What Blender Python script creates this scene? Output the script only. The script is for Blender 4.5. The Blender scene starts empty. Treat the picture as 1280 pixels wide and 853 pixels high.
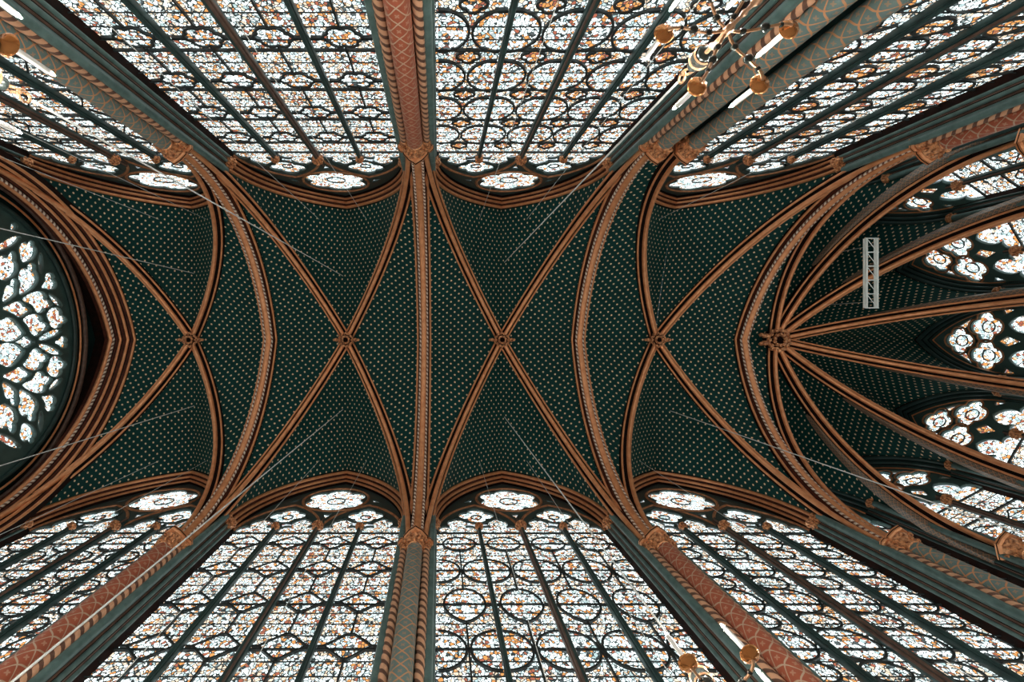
import bpy, math, random
from mathutils import Vector, Matrix
random.seed(7)
PI = math.pi
R = math.radians
SC = bpy.context.scene
COL = SC.collection

# ------------------------------------------------------------------ camera, world, exposure
# the viewer stands on the chapel floor and looks straight up at the vault
EYE = 1.6
F_PX = 618.0
cam = bpy.data.cameras.new('camera')
cam.sensor_fit = 'HORIZONTAL'
cam.sensor_width = 36.0
cam.lens = F_PX / 1280.0 * 36.0
cam.shift_x = (640 - 549) / 1280.0
cam.shift_y = (413 - 426.5) / 1280.0
cam.clip_start = 0.05
cam.clip_end = 200
cam_o = bpy.data.objects.new('camera', cam)
COL.objects.link(cam_o)
cam_o.location = (0.575, -0.363, EYE)
cam_o.rotation_euler = (PI, 0, 0)
SC.camera = cam_o

w = bpy.data.worlds.new('overcast_sky')
SC.world = w
w.use_nodes = True
w.node_tree.nodes['Background'].inputs[0].default_value = (0.82, 0.92, 1.0, 1)
w.node_tree.nodes['Background'].inputs[1].default_value = 0.6

vs = SC.view_settings
vs.view_transform = 'Standard'
vs.look = 'None'
vs.gamma = 1.0
vs.use_curve_mapping = False
vs.exposure = 0.68
GLASS_POWER = 3.0

# ------------------------------------------------------------------ main measures (metres)
L = 5.9                    # bay length
HW = 4.8                   # half width, axis of the wall columns
Z_CAP = EYE + 12.14        # springing of the vault ribs
Z_MUL = EYE + 14.28        # springing of the nave windows
Z_TOP = EYE + 18.70        # soffit of the ribs at the crown
WALL_Y = 5.0               # room side of the window arches
SILL = 4.6
X_APSE = 13.37             # apse boss
RIB_D = 0.28               # web lies this far behind the rib soffit
SOUTH_SHIFT = 0.72         # the south wall columns of the last bay stand farther east

# ------------------------------------------------------------------ node helpers / materials
def new_mat(name):
    m = bpy.data.materials.new(name)
    m.use_nodes = True
    nt = m.node_tree
    return m, nt, nt.nodes['Principled BSDF']

def N(nt, typ, **kw):
    n = nt.nodes.new(typ)
    for k, v in kw.items():
        setattr(n, k, v)
    return n

def math_n(nt, op, a, b=None, c=None):
    n = nt.nodes.new('ShaderNodeMath')
    n.operation = op
    for i, v in enumerate((a, b, c)):
        if v is None:
            continue
        if isinstance(v, (int, float)):
            n.inputs[i].default_value = v
        else:
            nt.links.new(v, n.inputs[i])
    return n.outputs[0]

def mix_rgb(nt, fac, a, b):
    n = nt.nodes.new('ShaderNodeMix')
    n.data_type = 'RGBA'
    for sock, v in ((n.inputs[0], fac), (n.inputs[6], a), (n.inputs[7], b)):
        if isinstance(v, (int, float)):
            sock.default_value = v
        elif isinstance(v, tuple):
            sock.default_value = (*v, 1)
        else:
            nt.links.new(v, sock)
    return n.outputs[2]

def paint(name, col, col2=None, rough=0.5, metal=0.0, scale=6.0, bump=0.0, spec=0.5):
    m, nt, b = new_mat(name)
    tc = N(nt, 'ShaderNodeTexCoord')
    no = N(nt, 'ShaderNodeTexNoise')
    no.inputs['Scale'].default_value = scale
    no.inputs['Detail'].default_value = 4
    nt.links.new(tc.outputs['Object'], no.inputs['Vector'])
    f = N(nt, 'ShaderNodeMapRange')
    f.inputs[1].default_value = 0.38
    f.inputs[2].default_value = 0.66
    nt.links.new(no.outputs['Fac'], f.inputs[0])
    c2 = col2 or tuple(c * 0.6 for c in col)
    nt.links.new(mix_rgb(nt, f.outputs[0], col, c2), b.inputs['Base Color'])
    b.inputs['Roughness'].default_value = rough
    b.inputs['Metallic'].default_value = metal
    b.inputs['Specular IOR Level'].default_value = spec
    if bump:
        bp = N(nt, 'ShaderNodeBump')
        bp.inputs['Strength'].default_value = bump
        bp.inputs['Distance'].default_value = 0.02
        nt.links.new(no.outputs['Fac'], bp.inputs['Height'])
        nt.links.new(bp.outputs[0], b.inputs['Normal'])
    return m

M = {}
M['gold'] = paint('gilded_paint', (0.86, 0.40, 0.195), (0.72, 0.29, 0.125), 0.34, 0.5, 5)
M['gold_dull'] = paint('dull_gilding', (0.52, 0.245, 0.12), (0.30, 0.125, 0.06), 0.5, 0.2, 7)
M['groove'] = paint('dark_groove_paint', (0.010, 0.007, 0.006), (0.02, 0.008, 0.006), 0.8, spec=0.05)
M['maroon'] = paint('maroon_groove_paint', (0.09, 0.026, 0.015), (0.04, 0.012, 0.008), 0.6, spec=0.15)
M['green'] = paint('dark_green_paint', (0.020, 0.052, 0.050), (0.010, 0.030, 0.030), 0.45, 0, 4)
M['grey_green'] = paint('grey_green_paint', (0.10, 0.17, 0.165), (0.06, 0.11, 0.105), 0.4, 0, 6)
M['brown'] = paint('brown_paint', (0.13, 0.075, 0.055), (0.07, 0.04, 0.03), 0.45, 0, 6)
M['tracery'] = paint('tracery_paint', (0.026, 0.058, 0.056), (0.035, 0.048, 0.044), 0.4, 0, 3)
M['tracery_lit'] = paint('lit_tracery_paint', (0.050, 0.105, 0.10), (0.035, 0.075, 0.072), 0.4, 0, 3)  # lit copy of the tracery paint; light on it put into the colour
M['iron'] = paint('iron_paint', (0.010, 0.020, 0.022), (0.016, 0.018, 0.018), 0.5)
M['leaf'] = paint('gilded_leaf_carving', (0.85, 0.42, 0.20), (0.22, 0.075, 0.035), 0.35, 0.35, 14)
M['copper'] = paint('polished_copper', (0.75, 0.34, 0.13), (0.60, 0.24, 0.08), 0.22, 0.85, 4)
M['brass'] = paint('pale_brass', (0.55, 0.33, 0.20), (0.40, 0.22, 0.12), 0.3, 0.7, 8)
M['bronze'] = paint('dark_bronze', (0.03, 0.045, 0.045), (0.05, 0.05, 0.045), 0.25, 0.6, 8)
M['candle'] = paint('white_candle_wax', (0.82, 0.84, 0.83), (0.76, 0.78, 0.78), 0.4)
def added_bulb_mat():  # glow added at the candle tips to brighten the vault ribs
    m, nt, b = new_mat('added_candle_bulb')
    b.inputs['Base Color'].default_value = (0.9, 0.88, 0.84, 1)
    b.inputs['Emission Color'].default_value = (1.0, 0.90, 0.78, 1)
    b.inputs['Emission Strength'].default_value = ADDED_BULB
    return m
ADDED_BULB = 2000.0
M['added_bulb'] = added_bulb_mat()
M['wire'] = paint('pale_steel_wire', (0.66, 0.70, 0.70), (0.56, 0.6, 0.6), 0.4, 0.0)
M['alu'] = paint('white_aluminium', (0.86, 0.93, 0.93), (0.74, 0.84, 0.84), 0.35, 0.0)
M['stone'] = paint('wall_stone', (0.50, 0.45, 0.38), (0.40, 0.35, 0.29), 0.8, 0, 2, 0.1)
M['floor'] = paint('floor_stone', (0.66, 0.61, 0.54), (0.54, 0.49, 0.43), 0.6, 0, 1.5)
M['plaster'] = paint('dark_teal_plaster', (0.007, 0.030, 0.029), (0.005, 0.020, 0.020), 0.6, 0, 1.2, spec=0.15)

def star_mat():
    m, nt, b = new_mat('starred_vault_paint')
    uv = N(nt, 'ShaderNodeUVMap')
    sep = N(nt, 'ShaderNodeSeparateXYZ')
    nt.links.new(uv.outputs[0], sep.inputs[0])
    P = 0.29
    ds = []
    for off in (0.0, 0.5):
        comps = []
        for k in (0, 1):
            t = math_n(nt, 'MULTIPLY_ADD', sep.outputs[k], 1 / P, off)
            t = math_n(nt, 'FRACT', t)
            comps.append(math_n(nt, 'SUBTRACT', t, 0.5))
        a = math_n(nt, 'POWER', comps[0], 2.0)
        c = math_n(nt, 'POWER', comps[1], 2.0)
        d = math_n(nt, 'SQRT', math_n(nt, 'ADD', a, c))
        # six pointed outline
        ang = math_n(nt, 'ARCTAN2', comps[1], comps[0])
        wob = math_n(nt, 'COSINE', math_n(nt, 'MULTIPLY', ang, 6.0))
        ds.append(math_n(nt, 'MULTIPLY_ADD', wob, -0.018, d))
    d = math_n(nt, 'MINIMUM', ds[0], ds[1])
    star = math_n(nt, 'LESS_THAN', d, 0.112)
    tc = N(nt, 'ShaderNodeTexCoord')
    no = N(nt, 'ShaderNodeTexNoise')
    no.inputs['Scale'].default_value = 1.3
    no.inputs['Detail'].default_value = 5
    nt.links.new(tc.outputs['Object'], no.inputs['Vector'])
    base = mix_rgb(nt, no.outputs['Fac'], (0.003, 0.028, 0.026), (0.005, 0.054, 0.050))
    col = mix_rgb(nt, star, base, (0.90, 0.66, 0.42))
    nt.links.new(col, b.inputs['Base Color'])
    b.inputs['Roughness'].default_value = 0.6
    b.inputs['Specular IOR Level'].default_value = 0.12
    return m
M['stars'] = star_mat()

def lattice_mat(name, base, base2, line, pu, pv, width=0.10, scale_curve=False):
    """painted lozenge lattice with a small flower in every lozenge; uv in metres"""
    m, nt, b = new_mat(name)
    uv = N(nt, 'ShaderNodeUVMap')
    sep = N(nt, 'ShaderNodeSeparateXYZ')
    nt.links.new(uv.outputs[0], sep.inputs[0])
    u = math_n(nt, 'DIVIDE', sep.outputs[0], pu)
    v = math_n(nt, 'DIVIDE', sep.outputs[1], pv)
    if scale_curve:
        v = math_n(nt, 'ADD', v, math_n(nt, 'MULTIPLY', math_n(nt, 'COSINE', math_n(nt, 'MULTIPLY', u, 2 * PI)), 0.08))
    s = math_n(nt, 'ADD', u, v)
    d = math_n(nt, 'SUBTRACT', u, v)
    es = []
    fr = []
    for q in (s, d):
        f = math_n(nt, 'SUBTRACT', math_n(nt, 'FRACT', q), 0.5)
        fr.append(f)
        es.append(math_n(nt, 'ABSOLUTE', f))
    e = math_n(nt, 'MAXIMUM', es[0], es[1])
    line_f = math_n(nt, 'GREATER_THAN', e, 0.5 - width)
    rr = math_n(nt, 'SQRT', math_n(nt, 'ADD', math_n(nt, 'POWER', fr[0], 2.0), math_n(nt, 'POWER', fr[1], 2.0)))
    ang = math_n(nt, 'ARCTAN2', fr[0], fr[1])
    pet = math_n(nt, 'MULTIPLY_ADD', math_n(nt, 'COSINE', math_n(nt, 'MULTIPLY', ang, 4.0)), -0.06, rr)
    dot = math_n(nt, 'LESS_THAN', pet, 0.15)
    tc = N(nt, 'ShaderNodeTexCoord')
    no = N(nt, 'ShaderNodeTexNoise')
    no.inputs['Scale'].default_value = 5
    nt.links.new(tc.outputs['Object'], no.inputs['Vector'])
    c = mix_rgb(nt, no.outputs['Fac'], base, base2)
    c = mix_rgb(nt, dot, c, tuple(0.5 * x + 0.5 * y for x, y in zip(line, base)))
    c = mix_rgb(nt, line_f, c, line)
    nt.links.new(c, b.inputs['Base Color'])
    b.inputs['Roughness'].default_value = 0.38
    return m
M['shaft_red'] = lattice_mat('red_lozenge_shaft', (0.40, 0.11, 0.055), (0.28, 0.07, 0.04), (0.46, 0.36, 0.27), 0.29, 0.34, 0.05, True)
M['shaft_green'] = lattice_mat('grey_green_lozenge_shaft', (0.10, 0.17, 0.17), (0.15, 0.22, 0.215), (0.52, 0.25, 0.12), 0.29, 0.30, 0.06, True)
M['ornament'] = lattice_mat('ornament_band', (0.12, 0.11, 0.095), (0.06, 0.075, 0.07), (0.30, 0.17, 0.10), 0.16, 0.13, 0.14)

def stripe_mat(name, c1, c2, turns, pitch, duty=0.5):
    """spiral stripes; uv.x = turn fraction, uv.y = metres along"""
    m, nt, b = new_mat(name)
    uv = N(nt, 'ShaderNodeUVMap')
    sep = N(nt, 'ShaderNodeSeparateXYZ')
    nt.links.new(uv.outputs[0], sep.inputs[0])
    t = math_n(nt, 'ADD', math_n(nt, 'MULTIPLY', sep.outputs[0], turns), math_n(nt, 'DIVIDE', sep.outputs[1], pitch))
    f = math_n(nt, 'LESS_THAN', math_n(nt, 'FRACT', t), duty)
    nt.links.new(mix_rgb(nt, f, c1, c2), b.inputs['Base Color'])
    b.inputs['Roughness'].default_value = 0.4
    return m
M['spiral'] = stripe_mat('twisted_shaft_paint', (0.12, 0.06, 0.042), (0.60, 0.34, 0.21), 2, 0.22, 0.58)
M['rope'] = stripe_mat('rope_moulding_paint', (0.16, 0.07, 0.04), (0.78, 0.68, 0.58), 1, 0.16, 0.55)

def glass_mat(name, stops, scale, lead=0.05, power=1.0):
    """daylight coming through small pieces of leaded coloured glass"""
    m, nt, b = new_mat(name)
    nt.nodes.remove(b)
    out = nt.nodes['Material Output']
    tc = N(nt, 'ShaderNodeTexCoord')
    oi = N(nt, 'ShaderNodeObjectInfo')
    vm = N(nt, 'ShaderNodeVectorMath', operation='MULTIPLY_ADD')
    comb = N(nt, 'ShaderNodeCombineXYZ')
    for k, s in enumerate((61.0, 0.0, 37.0)):
        nt.links.new(math_n(nt, 'MULTIPLY', oi.outputs['Random'], s), comb.inputs[k])
    vm.inputs[1].default_value = (1.0, 0.0, 0.8)
    nt.links.new(tc.outputs['Object'], vm.inputs[0])
    nt.links.new(comb.outputs[0], vm.inputs[2])
    vo = N(nt, 'ShaderNodeTexVoronoi')
    vo.inputs['Scale'].default_value = scale
    nt.links.new(vm.outputs[0], vo.inputs['Vector'])
    ve = N(nt, 'ShaderNodeTexVoronoi', feature='DISTANCE_TO_EDGE')
    ve.inputs['Scale'].default_value = scale
    nt.links.new(vm.outputs[0], ve.inputs['Vector'])
    sep = N(nt, 'ShaderNodeSeparateColor')
    nt.links.new(vo.outputs['Color'], sep.inputs[0])
    # bigger patches make some areas warmer than others
    no = N(nt, 'ShaderNodeTexNoise')
    no.inputs['Scale'].default_value = 2.6
    no.inputs['Detail'].default_value = 1
    nt.links.new(vm.outputs[0], no.inputs['Vector'])
    t = math_n(nt, 'ADD', sep.outputs[0], math_n(nt, 'MULTIPLY_ADD', no.outputs['Fac'], 0.5, -0.25))
    ramp = N(nt, 'ShaderNodeValToRGB')
    cr = ramp.color_ramp
    cr.interpolation = 'CONSTANT'
    while len(cr.elements) > 1:
        cr.elements.remove(cr.elements[-1])
    cr.elements[0].position = 0
    cr.elements[0].color = (*stops[0][1], 1)
    for p, c in stops[1:]:
        e = cr.elements.new(p)
        e.color = (*c, 1)
    nt.links.new(t, ramp.inputs[0])
    # paint lines inside the pieces
    ve2 = N(nt, 'ShaderNodeTexVoronoi', feature='DISTANCE_TO_EDGE')
    ve2.inputs['Scale'].default_value = scale * 2.3
    nt.links.new(vm.outputs[0], ve2.inputs['Vector'])
    fine = math_n(nt, 'LESS_THAN', ve2.outputs['Distance'], lead * 1.3)
    leadf = math_n(nt, 'LESS_THAN', ve.outputs['Distance'], lead)
    c = mix_rgb(nt, math_n(nt, 'MULTIPLY', fine, 0.4), ramp.outputs[0], (0.03, 0.025, 0.022))
    c = mix_rgb(nt, leadf, c, (0.010, 0.013, 0.013))
    em = N(nt, 'ShaderNodeEmission')
    nt.links.new(c, em.inputs[0])
    em.inputs[1].default_value = GLASS_POWER * power
    nt.links.new(em.outputs[0], out.inputs[0])
    return m
WHITE, PALE, CYAN = (0.60, 0.69, 0.69), (0.29, 0.36, 0.365), (0.17, 0.235, 0.24)
ORG, RED, DRK = (0.27, 0.115, 0.032), (0.14, 0.040, 0.022), (0.025, 0.034, 0.036)
SAND = (0.34, 0.265, 0.195)
M['glass_bg'] = glass_mat('stained_glass_ornament', [(0, RED), (0.07, ORG), (0.17, SAND), (0.32, WHITE), (0.58, PALE), (0.76, CYAN), (0.80, DRK), (0.83, WHITE), (0.93, SAND)], 16.0, 0.095)
M['glass_fig'] = glass_mat('stained_glass_figures', [(0, DRK), (0.04, RED), (0.13, ORG), (0.30, WHITE), (0.70, PALE), (0.84, CYAN), (0.90, WHITE)], 15.0, 0.085)
M['glass_warm'] = glass_mat('stained_glass_amber', [(0, RED), (0.16, ORG), (0.50, SAND), (0.62, WHITE), (0.80, ORG), (0.92, PALE)], 15.0, 0.08)
M['glass_pale'] = glass_mat('stained_glass_pale', [(0, RED), (0.06, ORG), (0.17, SAND), (0.24, WHITE), (0.62, PALE), (0.90, CYAN)], 13.0, 0.06, 1.0)

# ------------------------------------------------------------------ mesh helpers
class MB:
    def __init__(self):
        self.v, self.f, self.m, self.uv = [], [], [], []
    def face(self, idx, mat=0, uv=None):
        self.f.append(tuple(idx)); self.m.append(mat); self.uv.append(uv)
    def box(self, x0, x1, y0, y1, z0, z1, mat=0):
        b = len(self.v)
        self.v += [(x, y, z) for z in (z0, z1) for y in (y0, y1) for x in (x0, x1)]
        for q in ((0, 2, 3, 1), (4, 5, 7, 6), (0, 1, 5, 4), (2, 6, 7, 3), (0, 4, 6, 2), (1, 3, 7, 5)):
            self.face([b + i for i in q], mat)
    def lathe(self, prof, n=16, cx=0, cy=0, mat=0, twist=None, cap=True):
        """prof: (radius, z) list"""
        b = len(self.v)
        for (r, z) in prof:
            for i in range(n):
                a = 2 * PI * i / n
                rr = r * (1 + (twist(a, z) if twist else 0))
                self.v.append((cx + rr * math.cos(a), cy + rr * math.sin(a), z))
        for j in range(len(prof) - 1):
            for i in range(n):
                k = (i + 1) % n
                self.face((b + j * n + i, b + j * n + k, b + (j + 1) * n + k, b + (j + 1) * n + i), mat,
                          [(i / n, prof[j][1]), ((i + 1) / n, prof[j][1]), ((i + 1) / n, prof[j + 1][1]), (i / n, prof[j + 1][1])])
        if cap:
            self.face([b + i for i in reversed(range(n))], mat)
            self.face([b + (len(prof) - 1) * n + i for i in range(n)], mat)
    def tube(self, pts, r, n=8, mat=0):
        pts = [Vector(p) for p in pts]
        b = len(self.v)
        prev = None
        for i, p in enumerate(pts):
            t = (pts[min(i + 1, len(pts) - 1)] - pts[max(i - 1, 0)]).normalized()
            ref = Vector((0, 0, 1)) if abs(t.z) < 0.95 else Vector((1, 0, 0))
            a = t.cross(ref).normalized()
            c = t.cross(a)
            rr = r[i] if isinstance(r, (list, tuple)) else r
            for k in range(n):
                an = 2 * PI * k / n
                self.v.append(tuple(p + a * rr * math.cos(an) + c * rr * math.sin(an)))
        for j in range(len(pts) - 1):
            for k in range(n):
                q = (k + 1) % n
                self.face((b + j * n + k, b + j * n + q, b + (j + 1) * n + q, b + (j + 1) * n + k), mat)
        self.face([b + k for k in range(n)], mat)
        self.face([b + (len(pts) - 1) * n + k for k in reversed(range(n))], mat)
    def blob(self, c, rx, ry, rz, mat=0, n=8, m=5, bump=0.0):
        b = len(self.v)
        self.v.append((c[0], c[1], c[2] - rz))
        for j in range(1, m):
            ph = -PI / 2 + PI * j / m
            for i in range(n):
                a = 2 * PI * i / n
                k = 1 + (random.uniform(-bump, bump) if bump else 0)
                self.v.append((c[0] + rx * k * math.cos(ph) * math.cos(a), c[1] + ry * k * math.cos(ph) * math.sin(a), c[2] + rz * k * math.sin(ph)))
        top = len(self.v)
        self.v.append((c[0], c[1], c[2] + rz))
        for i in range(n):
            k = (i + 1) % n
            self.face((b, b + 1 + k, b + 1 + i), mat)
            self.face((top, b + 1 + (m - 2) * n + i, b + 1 + (m - 2) * n + k), mat)
            for j in range(m - 2):
                self.face((b + 1 + j * n + i, b + 1 + j * n + k, b + 1 + (j + 1) * n + k, b + 1 + (j + 1) * n + i), mat)
    def mesh(self, name, mats, smooth=True, sharp=38):
        me = bpy.data.meshes.new(name)
        me.from_pydata(self.v, [], self.f)
        for mm in mats:
            me.materials.append(M[mm] if isinstance(mm, str) else mm)
        me.polygons.foreach_set('material_index', self.m)
        if any(u is not None for u in self.uv):
            lay = me.uv_layers.new(name='UVMap')
            flat = []
            for f, u in zip(self.f, self.uv):
                for k in range(len(f)):
                    flat += list(u[k]) if u is not None else [0.0, 0.0]
            lay.data.foreach_set('uv', flat)
        if smooth:
            me.polygons.foreach_set('use_smooth', [True] * len(me.polygons))
            me.set_sharp_from_angle(angle=R(sharp))
        me.update()
        return me
    def build(self, name, mats, parent=None, smooth=True, loc=None, sharp=38):
        if isinstance(mats, str):
            mats = [mats]
        return put(name, self.mesh(name, mats, smooth, sharp), parent, loc)

def put(name, me, parent=None, loc=None, rz=0.0):
    o = bpy.data.objects.new(name, me)
    COL.objects.link(o)
    if parent is not None:
        o.parent = parent
    if loc is not None:
        o.location = loc
    if rz:
        o.rotation_euler.z = rz
    return o

def empty(name, loc=(0, 0, 0), rz=0.0):
    o = bpy.data.objects.new(name, None)
    COL.objects.link(o)
    o.empty_display_size = 0.3
    o.location = loc
    o.rotation_euler.z = rz
    return o

def tag(o, label, cat=None, group=None, kind=None):
    o['label'] = label
    if cat:
        o['category'] = cat
    if group:
        o['group'] = group
    if kind:
        o['kind'] = kind
    return o

def offset_dirs(poly, closed):
    """mitred left normals of a 2d polyline"""
    n = len(poly)
    out = []
    for i in range(n):
        if closed:
            a, b, c = poly[i - 1], poly[i], poly[(i + 1) % n]
        else:
            a, b, c = poly[max(i - 1, 0)], poly[i], poly[min(i + 1, n - 1)]
        d1 = (b[0] - a[0], b[1] - a[1]); d2 = (c[0] - b[0], c[1] - b[1])
        l1 = math.hypot(*d1); l2 = math.hypot(*d2)
        if l1 < 1e-9: d1, l1 = d2, l2
        if l2 < 1e-9: d2, l2 = d1, l1
        n1 = (-d1[1] / l1, d1[0] / l1); n2 = (-d2[1] / l2, d2[0] / l2)
        sx, sy = n1[0] + n2[0], n1[1] + n2[1]
        ll = math.hypot(sx, sy)
        if ll < 1e-6:
            out.append(n1); continue
        sx, sy = sx / ll, sy / ll
        k = 1 / max(0.35, sx * n1[0] + sy * n1[1])
        out.append((sx * k, sy * k))
    return out

def sweep(mb, poly, profile, to3d, closed=False, seg_mats=None, prof_closed=False):
    """poly: (s, z) points; profile: (b, n) with b across the plane and n to the left of the run;
    to3d(s, b, z) -> point"""
    dirs = offset_dirs(poly, closed)
    base = len(mb.v)
    np_ = len(profile)
    arc = [0.0]
    for i in range(1, len(poly) + (1 if closed else 0)):
        p, q = poly[i - 1], poly[i % len(poly)]
        arc.append(arc[-1] + math.hypot(q[0] - p[0], q[1] - p[1]))
    for (s, z), (ds, dz) in zip(poly, dirs):
        for (b, n) in profile:
            mb.v.append(tuple(to3d(s + ds * n, b, z + dz * n)))
    rows = len(poly)
    for i in range(rows if closed else rows - 1):
        j = (i + 1) % rows
        for k in range(np_ if prof_closed else np_ - 1):
            q = (k + 1) % np_
            mb.face((base + i * np_ + k, base + i * np_ + q, base + j * np_ + q, base + j * np_ + k),
                    seg_mats[k] if seg_mats else 0,
                    [(k / np_, arc[i]), ((k + 1) / np_, arc[i]), ((k + 1) / np_, arc[i + 1]), (k / np_, arc[i + 1])])

def circ_profile(b, n, r, k=8):
    return [(b + r * math.cos(2 * PI * i / k), n + r * math.sin(2 * PI * i / k)) for i in range(k)]

class Prof:
    """profile made of rolls (material 0) and hollows (any other material)"""
    def __init__(self):
        self.p, self.m = [], []
    def pt(self, b, n, mat=1):
        if self.p:
            self.m.append(mat)
        self.p.append((b, n))
        return self
    def roll(self, b, n, r, a0, a1, mat=0, join=1, k=7):
        for i in range(k):
            a = R(a0 + (a1 - a0) * i / (k - 1))
            self.pt(b + r * math.cos(a), n + r * math.sin(a), join if i == 0 else mat)
        return self

def arch_params(half, rise):
    e = (rise * rise - half * half) / (2 * half)
    return e, half + e

def arch_poly(half, rise, z0, n=20):
    """pointed arch from (+half, z0) over the apex to (-half, z0); the hollow side lies to the left"""
    e, r = arch_params(half, rise)
    amax = math.atan2(rise, e)
    side = []
    for i in range(n + 1):
        a = amax * i / n
        side.append((-e + r * math.cos(a), z0 + r * math.sin(a)))
    side[-1] = (0.0, z0 + rise)
    return side + [(-s, z) for s, z in reversed(side[:-1])]

def curve_plate(name, loops, depth, bevel, mats):
    """solid plate with openings, in the xz plane, from closed loops (first the outline)"""
    cu = bpy.data.curves.new(name, 'CURVE')
    cu.dimensions = '2D'
    cu.fill_mode = 'BOTH'
    cu.extrude = depth / 2 - bevel
    cu.bevel_depth = bevel
    cu.bevel_resolution = 1
    cu.offset = -bevel
    for lp in loops:
        sp = cu.splines.new('POLY')
        sp.points.add(len(lp) - 1)
        for p, q in zip(sp.points, lp):
            p.co = (q[0], q[1], 0, 1)
        sp.use_cyclic_u = True
    ob = bpy.data.objects.new(name, cu)
    COL.objects.link(ob)
    dg = bpy.context.evaluated_depsgraph_get()
    me = bpy.data.meshes.new_from_object(ob.evaluated_get(dg))
    bpy.data.objects.remove(ob)
    bpy.data.curves.remove(cu)
    me.transform(Matrix.Rotation(PI / 2, 4, 'X'))
    me.name = name
    me.materials.clear()
    for mm in mats:
        me.materials.append(M[mm])
    me.polygons.foreach_set('material_index', [0] * len(me.polygons))
    me.polygons.foreach_set('use_smooth', [False] * len(me.polygons))
    return me

def flat_poly(name, pts, mat, y=0.0):
    mb = MB()
    mb.v = [(p[0], y, p[1]) for p in pts]
    mb.face(range(len(pts)))
    return mb.mesh(name, [mat], smooth=False)

# 2d outlines ------------------------------------------------------
def ellipse(cx, cz, rx, rz, n=28, a0=0.0):
    return [(cx + rx * math.cos(a0 + 2 * PI * i / n), cz + rz * math.sin(a0 + 2 * PI * i / n)) for i in range(n)]

def foil(cx, cz, r, lobes, a0=PI / 2, depth=0.5, n=8):
    """multifoil outline: lobes of radius r*depth round the centre"""
    rl = r * depth
    d = r - rl
    pts = []
    half = PI / lobes
    # intersection angle of neighbouring lobes
    x = d * math.cos(half)
    h = math.sqrt(max(rl * rl - (d * math.sin(half)) ** 2, 1e-6))
    tip = x + h
    ta = math.atan2(tip * math.sin(half), tip * math.cos(half) - d)
    for k in range(lobes):
        a = a0 + 2 * PI * k / lobes
        lx, lz = cx + d * math.cos(a), cz + d * math.sin(a)
        for i in range(n + 1):
            b = a - ta + 2 * ta * i / n
            pts.append((lx + rl * math.cos(b), lz + rl * math.sin(b)))
    out = [pts[0]]
    for p in pts[1:]:
        if math.hypot(p[0] - out[-1][0], p[1] - out[-1][1]) > 1e-4:
            out.append(p)
    if math.hypot(out[0][0] - out[-1][0], out[0][1] - out[-1][1]) < 1e-4:
        out.pop()
    return out

def trefoil_head(half, h):
    """lancet head from (-half,0) over a cusped top to (half,0)"""
    k = half
    left = [(-k, 0), (-k, 0.15 * h), (-0.95 * k, 0.28 * h), (-0.82 * k, 0.37 * h), (-0.62 * k, 0.40 * h), (-0.42 * k, 0.36 * h),
            (-0.53 * k, 0.50 * h), (-0.54 * k, 0.64 * h), (-0.44 * k, 0.80 * h), (-0.23 * k, 0.93 * h), (0, h)]
    return left + [(-x, z) for x, z in reversed(left[:-1])]

def hexagon(cx, cz, rx, rz):
    return [(cx + rx, cz), (cx + rx * 0.12, cz + rz), (cx - rx * 0.12, cz + rz), (cx - rx, cz), (cx - rx * 0.12, cz - rz), (cx + rx * 0.12, cz - rz)]

def vesica(cx, cz, rx, rz, n=10):
    e, r = arch_params(rx, rz)
    amax = math.atan2(rz, e)
    q = [(-e + r * math.cos(amax * i / n), r * math.sin(amax * i / n)) for i in range(n + 1)]
    up = q + [(-x, z) for x, z in reversed(q[:-1])]
    low = [(x, -z) for x, z in reversed(up[1:-1])]
    return [(cx + x, cz + z) for x, z in up + low]

def drop_pointed(cx, cz, rx, rz, n=24):
    """round top, pointed foot"""
    pts = []
    for i in range(n):
        a = 2 * PI * i / n
        x, z = math.cos(a), math.sin(a)
        if z < 0:
            x *= 1 - 0.35 * (-z) ** 2
        pts.append((cx + rx * x, cz + rz * z))
    return pts

# ------------------------------------------------------------------ setting: floor and walls
mb = MB(); mb.box(-13.6, 19.6, -6.4, 6.4, -0.2, 0.0)
tag(mb.build('floor', 'floor', None, False), 'pale stone floor of the chapel', kind='structure')

piers_n = [(k * L, HW) for k in (-2, -1, 0, 1, 2)]
piers_s = [(-2 * L, -HW), (-L, -HW), (0, -HW), (L, -HW), (2 * L + SOUTH_SHIFT, -HW)]
RA = math.hypot(2 * L - X_APSE, HW)
ang1 = math.atan2(HW, 2 * L - X_APSE)
step = 2 * ang1 / 7
apse_pts = [(X_APSE + RA * math.cos(ang1 - i * step), RA * math.sin(ang1 - i * step)) for i in range(8)]
apse_pts[7] = piers_s[4]
apse_pts[6] = (apse_pts[6][0] + 0.5, apse_pts[6][1] - 0.05)

for side, name, sgn in ((piers_n, 'wall_north', 1), (piers_s, 'wall_south', -1)):
    root = empty(name)
    tag(root, 'side wall of stone piers between the tall windows on the ' + ('lower' if sgn > 0 else 'upper') + ' edge of the view', kind='structure')
    mb = MB()
    ya, yb = sorted((sgn * 5.06, sgn * 5.9))
    mb.box(-13.0, side[4][0], ya, yb, 0, SILL)
    mb.build('dado', 'stone', root, False)
    for i, (x, y) in enumerate(side):
        mb = MB()
        w0 = 0.5 if i == 3 and sgn < 0 else 0.34
        x1 = x + (SOUTH_SHIFT + 0.34 if i == 3 and sgn < 0 else 0.34)
        mb.box(x - 0.34, x1, ya, yb, SILL, 20.6)
        mb.build('pier_core', 'green', root, False)

# ------------------------------------------------------------------ ceiling: webs, ribs, bosses
ceil = empty('ceiling')
tag(ceil, 'dark teal rib vault strewn with small gold stars', kind='structure')

E_T, R_T = arch_params(HW, Z_TOP - Z_CAP)

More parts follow.
